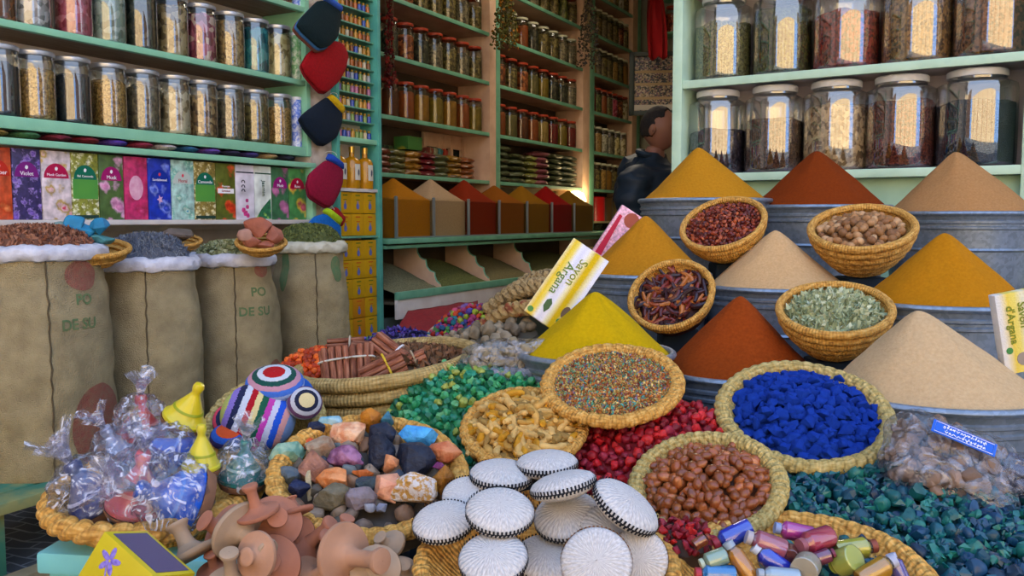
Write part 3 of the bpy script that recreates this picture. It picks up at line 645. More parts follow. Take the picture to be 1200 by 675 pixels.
glove([(354, 272), (370, 254), (383, 250), (400, 262), (401, 275), (399, 288), (380, 292), (360, 286)], '#0c64b8', [(380, 248), (386, 243), (403, 257), (399, 265)], '#a8cc1c', 'bright blue bath glove with a lime cuff, lowest on the pillar', -.09)
# ---------------------------------------------------------------- perfume and oil cabinet
c0, c1 = tl(397, off=-.02), tl(447, off=-.02)
Yc = P0.y+d_.y*(c0+c1)/2
def zc(py): return zat(py, Yc)
teal_p = mat('turquoise_paint', '#58aa9a', .45, '#468f86', 8, bump=(80, .2))
u = thing('narrow_cabinet', 'narrow turquoise wall cabinet with tiny vials above, oil bottles and yellow boxes below', 'cabinet', ML)
board('side_panel', c0-.012, c0+.014, -.03, .2, zc(408), 2.9, teal_p, u); board('side_panel', c1-.028, c1+.002, -.03, .2, zc(412), 2.9, teal_p, u)
board('back_panel', c0, c1, .10, .12, zc(408), 2.9, cream, u)
shy = [10, 28, 44.5, 61.5, 78, 93, 109, 125.5, 142]
lev = [zc(y) for y in shy]+[zc(y) for y in (-7, -24)]
for z in lev: board('rack_step', c0+.012, c1-.026, -.005, .10, z-.008, z, mint2, u, .001)
board('shelf_board', c0+.012, c1-.026, -.02, .10, zc(168), zc(162), mint, u)
board('shelf_board', c0+.012, c1-.026, -.02, .10, zc(225), zc(221), whitep, u)
board('shelf_board', c0+.012, c1-.026, -.02, .10, zc(279), zc(276.5), mint2, u)
board('shelf_board', c0+.012, c1-.026, -.02, .10, zc(399), zc(396), mint2, u)
cols = {'gold': '#b07a20', 'blue': '#2c4ca8', 'cream': '#c2b496', 'brown': '#7c4420', 'pink': '#b06a8c', 'amber': '#c08a34', 'violet': '#6c5a98', 'green': '#7a9450', 'silver': '#9aa0ac', 'orange': '#b86428'}
vial = {}
rd = random.Random(3)
def vial_root(c):
    r = thing('perfume_vial', None, 'vial', None); 
    MB().lathe([(0, 0), (.0125, 0), (.0125, .036), (.007, .04), (0, .04)], 10).build('vial_body', mat('vial_'+c, cols[c], .25, spec=.6), r)
    MB().lathe([(.0065, .038), (.008, .04), (.008, .052), (0, .052)], 8).build('vial_cap', mat('vial_cap', '#b8923c' if c in ('gold', 'blue', 'cream', 'brown', 'amber') else '#c4c4c8', .35, metal=.5), r); return r
lv = sorted(lev, reverse=True)+[zc(162)]
for i, z in enumerate(lv):
    n = 9; pal = ['gold', 'blue', 'cream', 'brown', 'amber', 'orange'] if i < 7 else ['blue', 'pink', 'cream', 'violet', 'green', 'silver', 'amber', 'brown']
    for j in range(n):
        c = rd.choice(pal); x = c0+.035+(c1-c0-.085)*j/(n-1); M = ML @ T(x, .02, z) @ S(1, 1, 1.0)
        lb = 'tiny %s perfume vial, %s from the left on the %s rack step' % (c, ORD[j], ORD[i])
        if c not in vial: vial[c] = vial_root(c); vial[c].matrix_world = M; tag(vial[c], lb, None, 'perfume vials in the narrow cabinet')
        else: dup(vial[c], M, lb, 'perfume vials in the narrow cabinet')
oil = mat('argan_oil', '#b0760c', .15, '#c08a18', 8, spec=.6)
for j in range(3):
    x = c0+.055+j*.115; z = zc(221); h = zc(172)-z
    r = thing('oil_bottle', 'slim bottle of golden oil, %s of three in the narrow cabinet' % ['leftmost', 'middle', 'rightmost'][j], 'bottle', ML @ T(x, .02, z), 'oil bottles')
    MB().lathe([(0, 0), (.044, 0), (.046, .006), (.046, h*.62), (.038, h*.70), (.016, h*.76), (.014, h*.92), (0, h*.92)], 20).build('bottle_body', oil, r)
    MB().lathe([(.015, h*.86), (.017, h*.86), (.017, h), (0, h)], 12).build('stopper', mat('gold_cap', '#c8a24c', .3, metal=.8), r)
    MB().lathe([(.0468, h*.2), (.0468, h*.58)], 10, a0=-pi/2-.5, a1=-pi/2+.5).build('bottle_label', mat('bottle_label', '#c9c6b8', .5), r)
    MB().bm(blob(2, .008, .001, .02, 1, 0), 0, T(0, -.0475, h*.38)).build('emblem', mat('ink_grey', '#4c4c5c', .5), r)
yb = mat('yellow_carton', '#c79a10', .5, '#b98a0c', 6); yb2 = mat('orange_carton', '#bd7c10', .5)
bl = mat('blue_emblem', '#5c68b0', .5); gr = mat('green_line', '#5c6c1c', .5); rd_ = mat('red_line', '#b85418', .5)
rows = [(225.5, 250), (250.5, 276), (281.5, 304), (304.5, 326), (326.5, 349), (349.5, 372), (372.5, 396)]
bw = (c1-c0-.052)/3
for i, (ya, yb_) in enumerate(rows):
    zt, zb = zc(ya), zc(yb_)
    for j in range(3):
        H = zt-zb; x = c0+.018+bw*(j+.5)
        sp = (i, j) in ((5, 1), (6, 1))
        r = thing('soap_carton', '%s carton, %s column, %s row from the top in the narrow cabinet' % ('orange' if sp else 'yellow', ['left', 'middle', 'right'][j], ORD[i]), 'box', ML @ T(x, -.01, zb), 'yellow cartons in the narrow cabinet')
        MB().bbox(-bw/2+.001, bw/2-.001, 0, .08, 0, H-.001, .0012).build('carton', yb2 if sp else yb, r)
        MB().prism([(-.016, H*.62), (.016, H*.62), (.016, H*.66), (-.016, H*.66)], -.0006, .0004).prism([(-.02, H*.82), (.02, H*.82), (.02, H*.88), (-.02, H*.88)], -.0006, .0004).build('printed_lines', rd_ if i % 2 else gr, r)
        MB().prism([(.013*cos(a*pi/4), H*.33+.018*sin(a*pi/4)) for a in range(8)], -.0008, .0004).prism([(-.004, H*.45), (.004, H*.45), (.004, H*.58), (-.004, H*.58)], -.0008, .0004).build('emblem', bl, r)
for k, (c, lb) in enumerate((('#9c3c6c', 'pink paper packet lying on the bottom shelf of the narrow cabinet'), ('#3c6cb0', 'blue paper packet lying lowest in the narrow cabinet'))):
    o = MB().bbox(c0+.03, c1-.04, -.02, .09, 0, .014, .003).build('paper_packet', mat('packet_'+c[1:], c, .5)); o.matrix_world = ML @ T(0, 0, zc(404 if k else 400.5)-.014) @ RY(.0); tag(o, lb, 'packet')
# ---------------------------------------------------------------- indoor shelving along the same wall
LV = [1.40, 1.77, 2.16, 2.53, 2.91, 3.29, 3.67]
xs = [-.45, tl(573, P1), tl(585, P1), tl(681, P1), tl(694, P1), tl(738, P1), tl(747, P1)]
u = thing('tall_shelving', 'tall green edged shelving of three bays crowded with spice jars inside the shop', 'shelf', MI)
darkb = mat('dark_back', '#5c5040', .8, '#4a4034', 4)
for a, b in ((xs[1], xs[2]), (xs[3], xs[4]), (xs[5], xs[6])):
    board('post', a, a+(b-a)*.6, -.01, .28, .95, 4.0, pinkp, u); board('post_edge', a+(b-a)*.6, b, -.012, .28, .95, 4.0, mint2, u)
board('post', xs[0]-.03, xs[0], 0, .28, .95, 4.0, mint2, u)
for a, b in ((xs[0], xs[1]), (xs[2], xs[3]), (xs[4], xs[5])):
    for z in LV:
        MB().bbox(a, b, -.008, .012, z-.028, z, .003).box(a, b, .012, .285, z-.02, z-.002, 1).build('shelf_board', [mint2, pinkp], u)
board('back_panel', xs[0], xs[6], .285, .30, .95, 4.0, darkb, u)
KJ = [0]
def row(bay, lvl, cols_, lid, h=.25, r=.064, level=.86, n=None, lidname='red-lidded', start=0, px=None):
    a, b = [(xs[0]+.02, xs[1]-.01), (xs[2]+.02, xs[3]-.02), (xs[4]+.01, xs[5]-.01)][bay]; n = n or len(cols_)
    bn = ['first', 'middle', 'far'][bay]
    for i in range(n):
        f = cols_[i % len(cols_)]; x = a+(b-a)*(i+.5)/n
        make_jar(MI @ T(x, .075, LV[lvl]) @ RZ(i), '%s jar of %s, %s from left, %s shelf of %s indoor bay' % (lidname, f, ORD[i], ['lowest', 'second', 'third', 'fourth', 'fifth', 'sixth', 'seventh'][lvl], bn), 'jars in the indoor shelving', f, r=min(r, (b-a)/n*.47), h=h, neck=.88, lid=lid, gm=glassin, level=level)
row(0, 1, ['ochre powder', 'brown powder', 'ochre powder', 'brown powder', 'orange powder', 'ochre powder', 'mustard powder', 'ochre powder', 'orange powder', 'mustard powder'], lidr)
row(0, 2, ['green leaf', 'olive', 'green leaf', 'dark green', 'orange brown', 'dark green', 'grey brown', 'olive', 'grey brown', 'olive'], lidr, level=.78)
row(0, 3, ['grey brown', 'olive', 'olive', 'dark green', 'orange brown', 'olive', 'olive', 'olive', 'grey brown', 'olive'], lidr, level=.8)
row(1, 1, ['orange powder', 'khaki powder', 'brown powder', 'orange powder', 'pale sand powder', 'crimson powder', 'mustard powder', 'crimson powder'], lidr)
row(1, 2, ['orange brown', 'olive', 'orange brown', 'khaki powder', 'mustard powder', 'dark green', 'dark green', 'grey brown'], lidr, level=.8)
row(1, 3, ['green leaf', 'olive', 'orange powder', 'dark green', 'olive', 'olive', 'grey brown', 'grey brown', 'olive'][:8], lidg, lidname='pale-lidded')
row(1, 4, ['golden seed', 'orange brown', 'olive', 'grey brown', 'olive', 'olive', 'green leaf', 'olive'], lidr)
row(1, 5, ['olive', 'golden seed', 'olive', 'olive', 'green leaf', 'olive', 'grey brown', 'olive'], lidr)
row(2, 0, ['grey brown', 'olive', 'golden seed', 'ochre powder', 'olive', 'khaki powder', 'olive'], lidg, h=.27, lidname='pale-lidded')
row(2, 1, ['grey brown', 'golden seed', 'white', 'grey brown', 'cream bud', 'cream petal'], lidg, h=.26, r=.055, lidname='pale-lidded')
row(2, 2, ['crimson powder', 'green leaf', 'orange powder', 'olive', 'pink petal', 'orange brown', 'cream petal'], lidr)
row(2, 3, ['golden seed', 'grey brown', 'olive', 'olive', 'golden seed', 'olive', 'ochre powder'], lidg, h=.27, lidname='pale-lidded')
row(2, 4, ['green leaf', 'olive', 'grey brown', 'olive', 'olive', 'orange brown', 'olive'], lidg, h=.27, lidname='pale-lidded')
row(2, 5, ['olive', 'white', 'olive', 'golden seed', 'olive', 'white', 'olive'], lidr)
# packets and bags on the lowest indoor shelf
bagc = {'brown': '#7c5220', 'red brown': '#6a2c1c', 'olive': '#66602c', 'amber': '#9c6c1c', 'dark red': '#6c1420', 'sage': '#5f6440', 'ochre': '#8c661c', 'rust': '#8a4c1c', 'green': '#4c5638', 'lime': '#737430', 'pink': '#8c5058', 'grey green': '#55604a'}
def bag_mesh(c, sx_, sy_, sz_, seed):
    m = mat('bag_'+c.replace(' ', '_'), bagc[c], .3, tuple(x*.55 for x in lin(bagc[c])), 45, bump=(60, .9), spec=.6)
    o = MB().bm(blob(seed, sx_, sy_, sz_, 3, .10, 2)).build('spice_bag', m); me = o.data; bpy.data.objects.remove(o); return me
for i, c in enumerate(['brown', 'red brown', 'olive', 'amber', 'dark red', 'sage', 'ochre', 'rust']):
    me = bag_mesh(c, .105, .10, .030, i)
    x = [xs[0]+.30, .0, .0][0] if i == 0 else 0
    x = -.10+i*.178
    for k in range(4):
        o = bpy.data.objects.new('spice_bag', me); C.objects.link(o); o.matrix_world = MI @ T(x+.004*(k % 2), .11, 1.42+k*.04) @ RZ(k*pi)
        tag(o, 'flat %s spice packet, %s from the bottom of its stack, first bay' % (c, ORD[k]), 'packet', 'spice packets on the lowest indoor shelf')
for i, (c, sx_) in enumerate((('green', .16), ('green', .16), ('lime', .10), ('pink', .13), ('green', .17), ('grey green', .17))):
    x = xs[2]+.14+[0, .30, .58, .82, 1.12, 1.46][i]*((xs[3]-xs[2]-.2)/1.6)
    me = bag_mesh(c, sx_, .12, .03, 20+i)
    for k in range(6 if i not in (1, 2) else 5):
        o = bpy.data.objects.new('herb_bag', me); C.objects.link(o); o.matrix_world = MI @ T(x+.01*((k*7) % 3-1), .12, 1.425+k*.049) @ RZ(k*pi) @ RY(.04*((k*5) % 3-1))
        tag(o, 'bag of %s dried herbs, %s up in the %s pile, middle bay' % (c, ORD[k], ORD[i]), 'bag', 'herb bags piled in the middle indoor bay')
wf = thing('window_frame', 'pinkish wooden window frame with dark panes at the end of the first indoor bay', 'frame', MI @ T(0, .23, 1.40))
wx0, wx1 = tl(528, P1), tl(572, P1)
board('frame_bars', wx0, wx1, 0, .02, .30, .345, pinkp, wf)
for x in (wx0, wx0+.20, wx0+.26, wx0+.36, wx1-.02): board('upright', x, x+.035, -.01, .02, 0, .33, pinkp, wf)
board('lintel', wx0, wx1, -.005, .018, .24, .30, pinkp, wf)
board('pane', wx0, wx1, .025, .03, 0, .3, mat('dark_pane', '#1e2a2c', .2), wf)
# boxes standing behind the packets
for i, (px, w_, h_, c, lb, tilt) in enumerate(((455, .16, .19, '#16241c', 'black box with olive leaves print behind the packets', 0), (478, .17, .09, '#3c6c30', 'green and yellow carton lying on top of the spice packets', 0),
        (503, .05, .22, '#7c3a2c', 'red spined book leaning on the first indoor bay', .3), (508, .05, .22, '#7c7c5c', 'grey spined book leaning in the middle of the leaning row', .3), (514, .05, .22, '#3a6c6c', 'teal spined book leaning beside the grey one', .3), (520, .05, .22, '#8c2c1c', 'dark red spined book leaning at the right of the row', .3))):
    x = tl(px, P1, .12); o = MB().bbox(-w_/2, w_/2, 0, .12, 0, h_, .003).build('carton' if i < 2 else 'leaning_book', mat('cart_'+c[1:], c, .5, ['#4c5c34', '#b8a020', '#8c8c6c', '#a8a890', '#5c9c9c', '#b04c34'][i], 30 if i != 1 else 5, sharp=(.5, .6)))
    o.matrix_world = MI @ T(x, .13 if i < 1 or i > 1 else .05, 1.40+(.17 if i == 1 else .0)+.005) @ RY(tilt); tag(o, lb, 'box' if i < 2 else 'book')
# ---------------------------------------------------------------- spice bins and herb drawers below
P2 = Vector((-.765, 5.1, 0)); M2 = frame(P2, pi/2-AL)
bx = [tl(p, P2) for p in (465, 509, 549.6, 585.5, 618, 647, 673, 698)]
u = thing('shop_counter', 'long green topped counter under the glass spice bins, pale board along its foot', 'counter', M2)
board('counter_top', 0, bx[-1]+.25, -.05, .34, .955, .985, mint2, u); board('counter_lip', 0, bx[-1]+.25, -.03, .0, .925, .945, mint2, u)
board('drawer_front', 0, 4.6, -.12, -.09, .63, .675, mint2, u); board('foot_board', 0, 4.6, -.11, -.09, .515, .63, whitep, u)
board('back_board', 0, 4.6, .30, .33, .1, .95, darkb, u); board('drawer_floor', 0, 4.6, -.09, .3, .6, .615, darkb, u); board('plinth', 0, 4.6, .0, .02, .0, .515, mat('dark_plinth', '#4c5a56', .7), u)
dx = [tl(p, P2, -.09) for p in (518, 575, 628, 700, 760)]
for x in dx[:4]:
    pl = [(.28, .635), (.28, .92), (.10, .92)]
    for k in range(13):
        s_ = k/12; pl.append((.10-.17*s_+.012*sin(s_*16), .90-.20*s_-.0*s_+.012*cos(s_*16)))
    pl += [(-.085, .66), (-.085, .635)]
    o = MB().prism([(a, b) for a, b in pl], -.008, .008, M=RZ(pi/2)).build('scalloped_divider', pinkp, u); o.location = (x, 0, 0)
    o = MB().tube([(-.0, a, b) for a, b in pl[2:-2]], .006, 6).build('divider_edge', mint2, u); o.location = (x, 0, 0)
herbs = [('#5c5c44', '#74745a', 'grey green'), ('#464c24', '#5f6434', 'green'), ('#5c5434', '#6e6644', 'brown green'), ('#444424', '#57572f', 'dark green'), ('#50482c', '#5f5738', 'brown')]
prev = 0
for i, x in enumerate(dx[:5]):
    a, b = prev+.012, x-.012; prev = x; vs = []; fs = []; N = 24; K = 14
    for p in range(K+1):
        for q in range(N+1):
            yy = -.085+(.36)*p/K; s_ = q/N; bump_ = .17*sin(min(1, p/K*1.1)*pi/2)*(.35+.65*sin(s_*pi)**.7)
            vs.append((a+(b-a)*s_, yy, .665+bump_+.006*noise.noise(Vector((s_*20, p*1.3, i)))))
    for p in range(K):
        for q in range(N): fs.append((p*(N+1)+q, p*(N+1)+q+1, (p+1)*(N+1)+q+1, (p+1)*(N+1)+q))
    nb = len(vs); vs += [(x_, y_, .617) for x_, y_, z_ in vs[:N+1]]; fs += [(q, q+1, nb+q+1, nb+q) for q in range(N)]
    o = MB().add(vs, fs).build('loose_herbs', mat('loose_herb_%d' % i, herbs[i][0], .9, herbs[i][1], 120, bump=(160, 1), sharp=(.4, .6))); o.matrix_world = M2
    tag(o, 'loose %s dried herbs heaped in the %s open drawer' % (herbs[i][2], ORD[i]), 'dried herbs', kind='stuff')
def conem(name, c1, c2, sc=120): return mat('powder_'+name, c1, .92, c2, sc, bump=(320, .5), spec=.1, sharp=(.3, .7))
bcol = [('#a8680c', '#925a08', 'ochre orange'), ('#a88c6c', '#987e60', 'pale sand'), ('#7c2408', '#6c1e06', 'rust red'), ('#80480a', '#6e3c08', 'brown ochre'), ('#7c540a', '#6c4808', 'mustard'), ('#7c0808', '#6c0606', 'crimson'), ('#6c4c0e', '#5c400c', 'olive brown')]
gp = film('bin_glass', '#f6f7f2', .03, .05, edge=.15)
alu = mat('aluminium_strip', '#8c98a0', .35, metal=.6)
bt = 1.235
for i in range(7):
    a, b = bx[i], bx[i+1]; wd = b-a
    r = thing('glass_bin', 'glass fronted bin of %s powder, %s from the left on the indoor counter' % (bcol[i][2], ORD[i]), 'bin', M2 @ T((a+b)/2, 0, .986), 'glass spice bins')
    MB().add([(-wd/2+.008, .001, 0), (wd/2-.008, .001, 0), (wd/2-.008, .001, bt-.986), (-wd/2+.008, .001, bt-.986)], [(0, 1, 2, 3)]).build('front_glass', gp, r); MB().box(-wd/2, -wd/2+.003, .003, .33, 0, bt-.99).build('side_glass', gp, r)
    MB().bbox(-wd/2-.008, -wd/2+.008, -.006, .01, 0, bt-.982, .002).build('edge_strip', alu, r); MB().bbox(-wd/2, wd/2, -.006, .01, 0, .008, .001).build('base_strip', alu, r)
    b_ = MB(); N = 32
    ctr = (0, .17); hh = .235; ap = .37+.012*(i % 3); vs = []; fs = []
    for ring in range(21):
        s_ = ring/20
        for k in range(N):
            an = 2*pi*k/N; ca, sa_ = cos(an), sin(an); ex = (wd/2-.006); ey = .155
            # rounded square at the rim, circle at the top
            q = 1/max(abs(ca)/1, abs(sa_)/1); q = 1+(min(q, 1.35)-1)*s_
            rr = s_*.5*2
            z = ap-(ap-hh)*((s_**2+.0064)**.5-.08)/(1.0032-.08)
            vs.append((ca*ex*rr*q, ctr[1]+sa_*ey*rr*q, z))
    for ring in range(20):
        for k in range(N): fs.append((ring*N+k, ring*N+(k+1) % N, (ring+1)*N+(k+1) % N, (ring+1)*N+k))
    nb = len(vs); vs += [(x_, y_, .002) for x_, y_, z_ in vs[20*N:21*N]]; fs += [(20*N+k, 20*N+(k+1) % N, nb+(k+1) % N, nb+k) for k in range(N)]
    b_.add(vs, fs).build('powder', conem('bin%d' % i, bcol[i][0], bcol[i][1]), r)
if True:
    r = thing('glass_bin', None, 'bin', None); bpy.data.objects.remove(r)
# lamp and red tin at the far end
lampm = mat('lamp_glow', '#ffe9a8', .5, emit=('#ffdf90', 5))
t = tl(681, P1, -.05)
lz = zat(234, P1.y+d_.y*t)
r = thing('table_lamp', 'glowing yellow lamp at the far end of the counter', 'lamp', MI @ T(t+.12, .06, lz-.2))
MB().lathe([(0, 0), (.05, 0), (.05, .01), (.01, .02), (.008, .10), (0, .10)], 16).build('lamp_base', mat('brass', '#9a7a30', .3, metal=.8), r)
MB().lathe([(.03, .1), (.09, .13), (.10, .2), (.07, .27), (.02, .29), (0, .29)], 20).build('lamp_shade', lampm, r)
pl_ = bpy.data.objects.new('lamp_light', bpy.data.lights.new('lamp_light', 'POINT')); C.objects.link(pl_); pl_.data.energy = 3; pl_.data.color = (1, .72, .36); pl_.data.shadow_soft_size = .12
pl_.parent = r; pl_.location = (0.0, -.16, .24)
bx0, bx1 = xs[4], xs[5]
MBs = MB().bbox(bx0, bx1, 0, .28, 0, .02, .002).build('low_shelf', mat('pale_board', '#a8a078', .5)); MBs.matrix_world = MI @ T(0, 0, lz-.225); tag(MBs, 'short pale board under the glowing lamp in the far bay', 'shelf')
for k, (x, c, lb, w_) in enumerate(((.36, '#c01418', 'shiny red tin beside the glowing lamp', .10), (.62, '#5c4420', 'brown tin right of the red tin', .08), (.84, '#6c5c28', 'olive tin next to the brown tin', .08), (1.05, '#8c6c20', 'yellowish tin at the right end of the lamp shelf', .08))):
    o = MB().lathe([(0, 0), (w_, 0), (w_, .005), (w_*.98, .01), (w_*.98, .235), (w_, .24), (w_*.9, .25), (0, .25)], 20).build('tin', mat('tin_'+c[1:], c, .3, spec=.6)); o.matrix_world = MI @ T(bx0+x, .12, lz-.204); tag(o, lb, 'tin')
for k in range(5):
    o = MB().bm(blob(k+40, .09, .08, .05, 3, .2)).build('dark_bundle', mat('bundle_%d' % (k % 3), ['#1c2022', '#5c5848', '#3c3420'][k % 3], .6, '#8c8c84', 16, sharp=(.55, .6))); o.matrix_world = MI @ T(bx0+.1+k*.22, .12, .99+.05*1); tag(o, 'dark crumpled bundle below the lamp shelf, %s from the left' % ORD[k], 'bundle', 'bundles below the lamp shelf')
o = MB().bbox(bx0-.1, bx1+.1, -.02, .3, .95, .985, .003).build('low_ledge', mint2); o.matrix_world = MI; tag(o, 'green ledge low in the far bay carrying dark bundles', 'ledge')
# dried flower bunches and pepper string
def bunch(px, py, Y, cols, n, hgt, wid, seed, label, cat='dried flowers', stem=True):
    rd = random.Random(seed); c = at(px, py, Y); r = thing('dried_bunch', label, cat, T(c))
    b = MB()
    for i in range(n):
        q = rd.random(); a = rd.uniform(0, 2*pi); rr = wid*q**.5*rd.random()**.4
        k = rd.choice([0, 0, 1, 2]) if len(cols) > 2 else rd.choice(range(len(cols)))
        b.bm(rockbm(i % 9, .012, .010, .014, 7, 0), k, T(rr*cos(a), rr*sin(a), -hgt*q) @ Euler((rd.uniform(0, 6), rd.uniform(0, 6), 0)).to_matrix().to_4x4() @ S(rd.uniform(.7, 1.5)))
    b.build('blossoms', [mat('bun_%d_%d' % (seed, i), c_, .9) for i, c_ in enumerate(cols)], r, smooth=False)
    b = MB()
    for i in range(14): b.tube([(0, 0, .12), (rd.uniform(-.03, .03), rd.uniform(-.03, .03), 0), (rd.uniform(-.8, .8)*wid, rd.uniform(-.5, .5)*wid, -hgt*rd.uniform(.4, 1.05))], .002, 4)
    b.build('stems', mat('stems', '#5a5234', .9), r); return r
bunch(592, -14, 6.75, ['#4a4a20', '#5c5c28', '#8c5c14'], 420, .44, .12, 3, 'olive and orange dried flower bunch hanging from the middle bay post')
bunch(690, -4, 8.1, ['#3a3430', '#4c4438', '#302c30'], 420, .62, .12, 4, 'dark greyish dried flower bunch hanging from the far bay post')
bunch(456, -16, 5.5, ['#5c1410', '#7c1c14', '#3c0c0c'], 300, .62, .035, 5, 'string of dark red dried peppers beside the narrow cabinet', 'peppers')
# framed picture and red cloth at the back
Yp = 8.9
pc = at(772, 98, Yp); k = Yp/F
r = thing('framed_picture', 'dark framed picture of small photographs hanging above the man', 'picture', T(pc) @ RZ(-.12))
MB().bbox(-34*k, 34*k, 0, .03, -36*k, 36*k, .004).build('picture_panel', mat('picture_photos', '#3c4c60', .4, cols=['#2c3c50', '#8c7c6c', '#1c2430', '#a89c90', '#6c5468', '#40506c'], scale=70, kind='voronoi'), r)
fr = MB()
for (a, b, c_, e) in ((-34, 34, 31, 36), (-34, 34, -36, -31), (-34, -28, -36, 36), (28, 34, -36, 36)): fr.bbox(a*k, b*k, -.03, .0, c_*k, e*k, .004)
fr.build('frame', mat('dark_frame', '#10262a', .4), r)
for z in (12, -2, -18): MB().box(-28*k, 28*k, -.004, 0, z*k, (z+3)*k).build('divider', mat('divider_tan', '#a08c70', .6), r)
MB().box(-28*k, 28*k, -.005, 0, -30*k, -24*k).build('caption_strip', mat('caption', '#b0aca8', .6), r)
# shelf and hanging red cloth at the very back
wbl = T(P1+d_*4.9) @ RZ(-AL)
c = at(768, -20, 8.4); b = MB(); prof = []
N = 10; vs = []; fs = []
for j in range(21):
    s_ = j/20; wd = (.03+.02*sin(s_*pi*.9)+.02*s_)
    for i in range(N+1):
        a = i/N*2-1; vs.append((a*wd*1.6+.03*s_, .05*cos(a*5+s_*2)+.02*sin(a*11), -s_*.68-.03*abs(sin(a*3))*(s_ > .95)))
for j in range(20):
    for i in range(N): fs.append((j*(N+1)+i, j*(N+1)+i+1, (j+1)*(N+1)+i+1, (j+1)*(N+1)+i))
o = MB().add(vs, fs).build('red_cloth', mat('red_cloth', '#8c0c14', .8)); o.location = c; tag(o, 'long dark red cloth hanging at the back above the framed picture', 'cloth')
so = o.modifiers.new('s', 'SOLIDIFY'); so.thickness = .008
for i, (py, lb) in enumerate(((40, 'upper'), (-2, 'top'))):
    c = at(792, py, 9.0); o = MB().bbox(-.13, .8, -.15, .1, -.02, .0, .003).build('back_shelf', mint2); o.matrix_world = T(c) @ RZ(-AL); tag(o, 'short %s green shelf at the back behind the red cloth' % lb, 'shelf')
    for j in range(2):
        make_jar(T(at(787+j*16, py, 8.95)), 'red and %s jar on the %s short back shelf' % (['brown', 'olive'][j], lb), 'jars on the back shelves', ['rust red', 'olive'][j], h=.27, lid=lidr, gm=glassin)
# small red bulbs showing between the powder cones
for i, (px, py) in enumerate(((597, 223), (574, 241), (677, 248))):
    pass
# ---------------------------------------------------------------- the shopkeeper
def skin(name, V, E, m, parent=None, sub=2):
    me = bpy.data.meshes.new(name); me.from_pydata([v[:3] for v in V], E, []); me.materials.append(m)
    o = bpy.data.objects.new(name, me); C.objects.link(o); o.modifiers.new('skin', 'SKIN'); 
    for i, v in enumerate(V):
        sv = me.skin_vertices[0].data[i]; r_ = v[3]; sv.radius = r_ if isinstance(r_, tuple) else (r_, r_); sv.use_root = (i == 0)
    s_ = o.modifiers.new('sub', 'SUBSURF'); s_.levels = sub; s_.render_levels = sub
    dg = bpy.context.evaluated_depsgraph_get(); dg.update()
    m2 = bpy.data.meshes.new_from_object(o.evaluated_get(dg)); bpy.data.objects.remove(o)
    for p in m2.polygons: p.use_smooth = True
    o = bpy.data.objects.new(name, m2); C.objects.link(o)
    if parent: o.parent = parent
    return o
YM = 4.75; hc = at(765, 152, YM); gx = hc.x
skinm = mat('skin', '#8a5c44', .55, '#7c5040', 6, sub=.1); hairm = mat('dark_hair', '#17120f', .8, '#2a211a', 60, bump=(180, .8))
jack = mat('navy_jacket', '#13222e', .6, '#0e1a25', 5, bump=(10, .9)); trous = mat('dark_trousers', '#22242a', .8)
man = thing('person', 'man in a dark navy hooded jacket with short dark hair, facing away to the right', 'person', T(gx, YM, 0) @ RZ(-.55))
man['label'] = 'man in a dark navy hooded jacket turned to the right inside the shop'
# local: faces +x a little away from us; z up.  head height .235, total 1.72
hz = hc.z
V = [(0, 0, .95, .10), (0, 0, 1.15, .09), (0, 0, 1.35, .09), (.0, 0, 1.45, .07), (.01, 0, 1.53, .055), (.02, 0, 1.58, .055),
     (0, .15, 1.40, .045), (.02, .26, 1.15, .042), (.22, .24, 1.04, .032), (.30, .22, 1.03, .035),
     (0, -.15, 1.40, .045), (.02, -.26, 1.15, .042), (.22, -.22, 1.08, .032), (.30, -.20, 1.08, .035),
     (0, .10, .88, .10), (.02, .11, .48, .062), (0, .12, .09, .045), (.14, .13, .035, .04),
     (0, -.10, .88, .10), (.02, -.11, .48, .062), (0, -.12, .09, .045), (.14, -.13, .035, .04)]
E = [(0, 1), (1, 2), (2, 3), (3, 4), (4, 5), (3, 6), (6, 7), (7, 8), (8, 9), (3, 10), (10, 11), (11, 12), (12, 13), (0, 14), (14, 15), (15, 16), (16, 17), (0, 18), (18, 19), (19, 20), (20, 21)]
dz = hz-1.66
Vb = [(x, y, z+(dz if z > .9 else 0), r_) for x, y, z, r_ in V]
body = skin('body', Vb, E, skinm, man)
# head joined onto the body mesh
def headbm():
    bm = bmesh.new(); bmesh.ops.create_icosphere(bm, subdivisions=5, radius=1)
    for v in bm.verts:
        x, y, z = v.co
        X = x*.098; Y = y*.076; Z = z*.118
        if z < 0: X *= 1-.12*z*z*(1 if x < 0 else .2); Y *= 1+.28*z; 
        if x < 0 and z < -.2: X *= 1-.45*min(1, (-z-.2)*1.2)
        if x > 0:
            jaw = math.exp(-((z+.75)/.25)**2); X += .008*jaw*max(0, 1-abs(y)*2)
            nose = math.exp(-((z+.15)/.16)**2)*math.exp(-(y/.14)**2); X += .026*nose
            brow = math.exp(-((z-.12)/.07)**2)*math.exp(-((abs(y)-.3)/.3)**2); X += .006*brow
            eye = math.exp(-((z-.0)/.08)**2)*math.exp(-((abs(y)-.38)/.14)**2); X -= .009*eye
            lip = math.exp(-((z+.48)/.06)**2)*math.exp(-(y/.3)**2); X += .005*lip
        v.co = (X, Y, Z)
    return bm
hm = MB().bm(headbm(), 0, T(.035, 0, hz))
for s_ in (-1, 1):      # ears
    bm = bmesh.new(); bmesh.ops.create_icosphere(bm, subdivisions=2, radius=1); hm.bm(bm, 0, T(.03, s_*.078, hz-.008) @ RY(.2) @ S(.020, .010, .032))
    bm = bmesh.new(); bmesh.ops.create_icosphere(bm, subdivisions=2, radius=1); hm.bm(bm, 0, T(.032, s_*.086, hz-.004) @ RY(.2) @ S(.011, .005, .018))
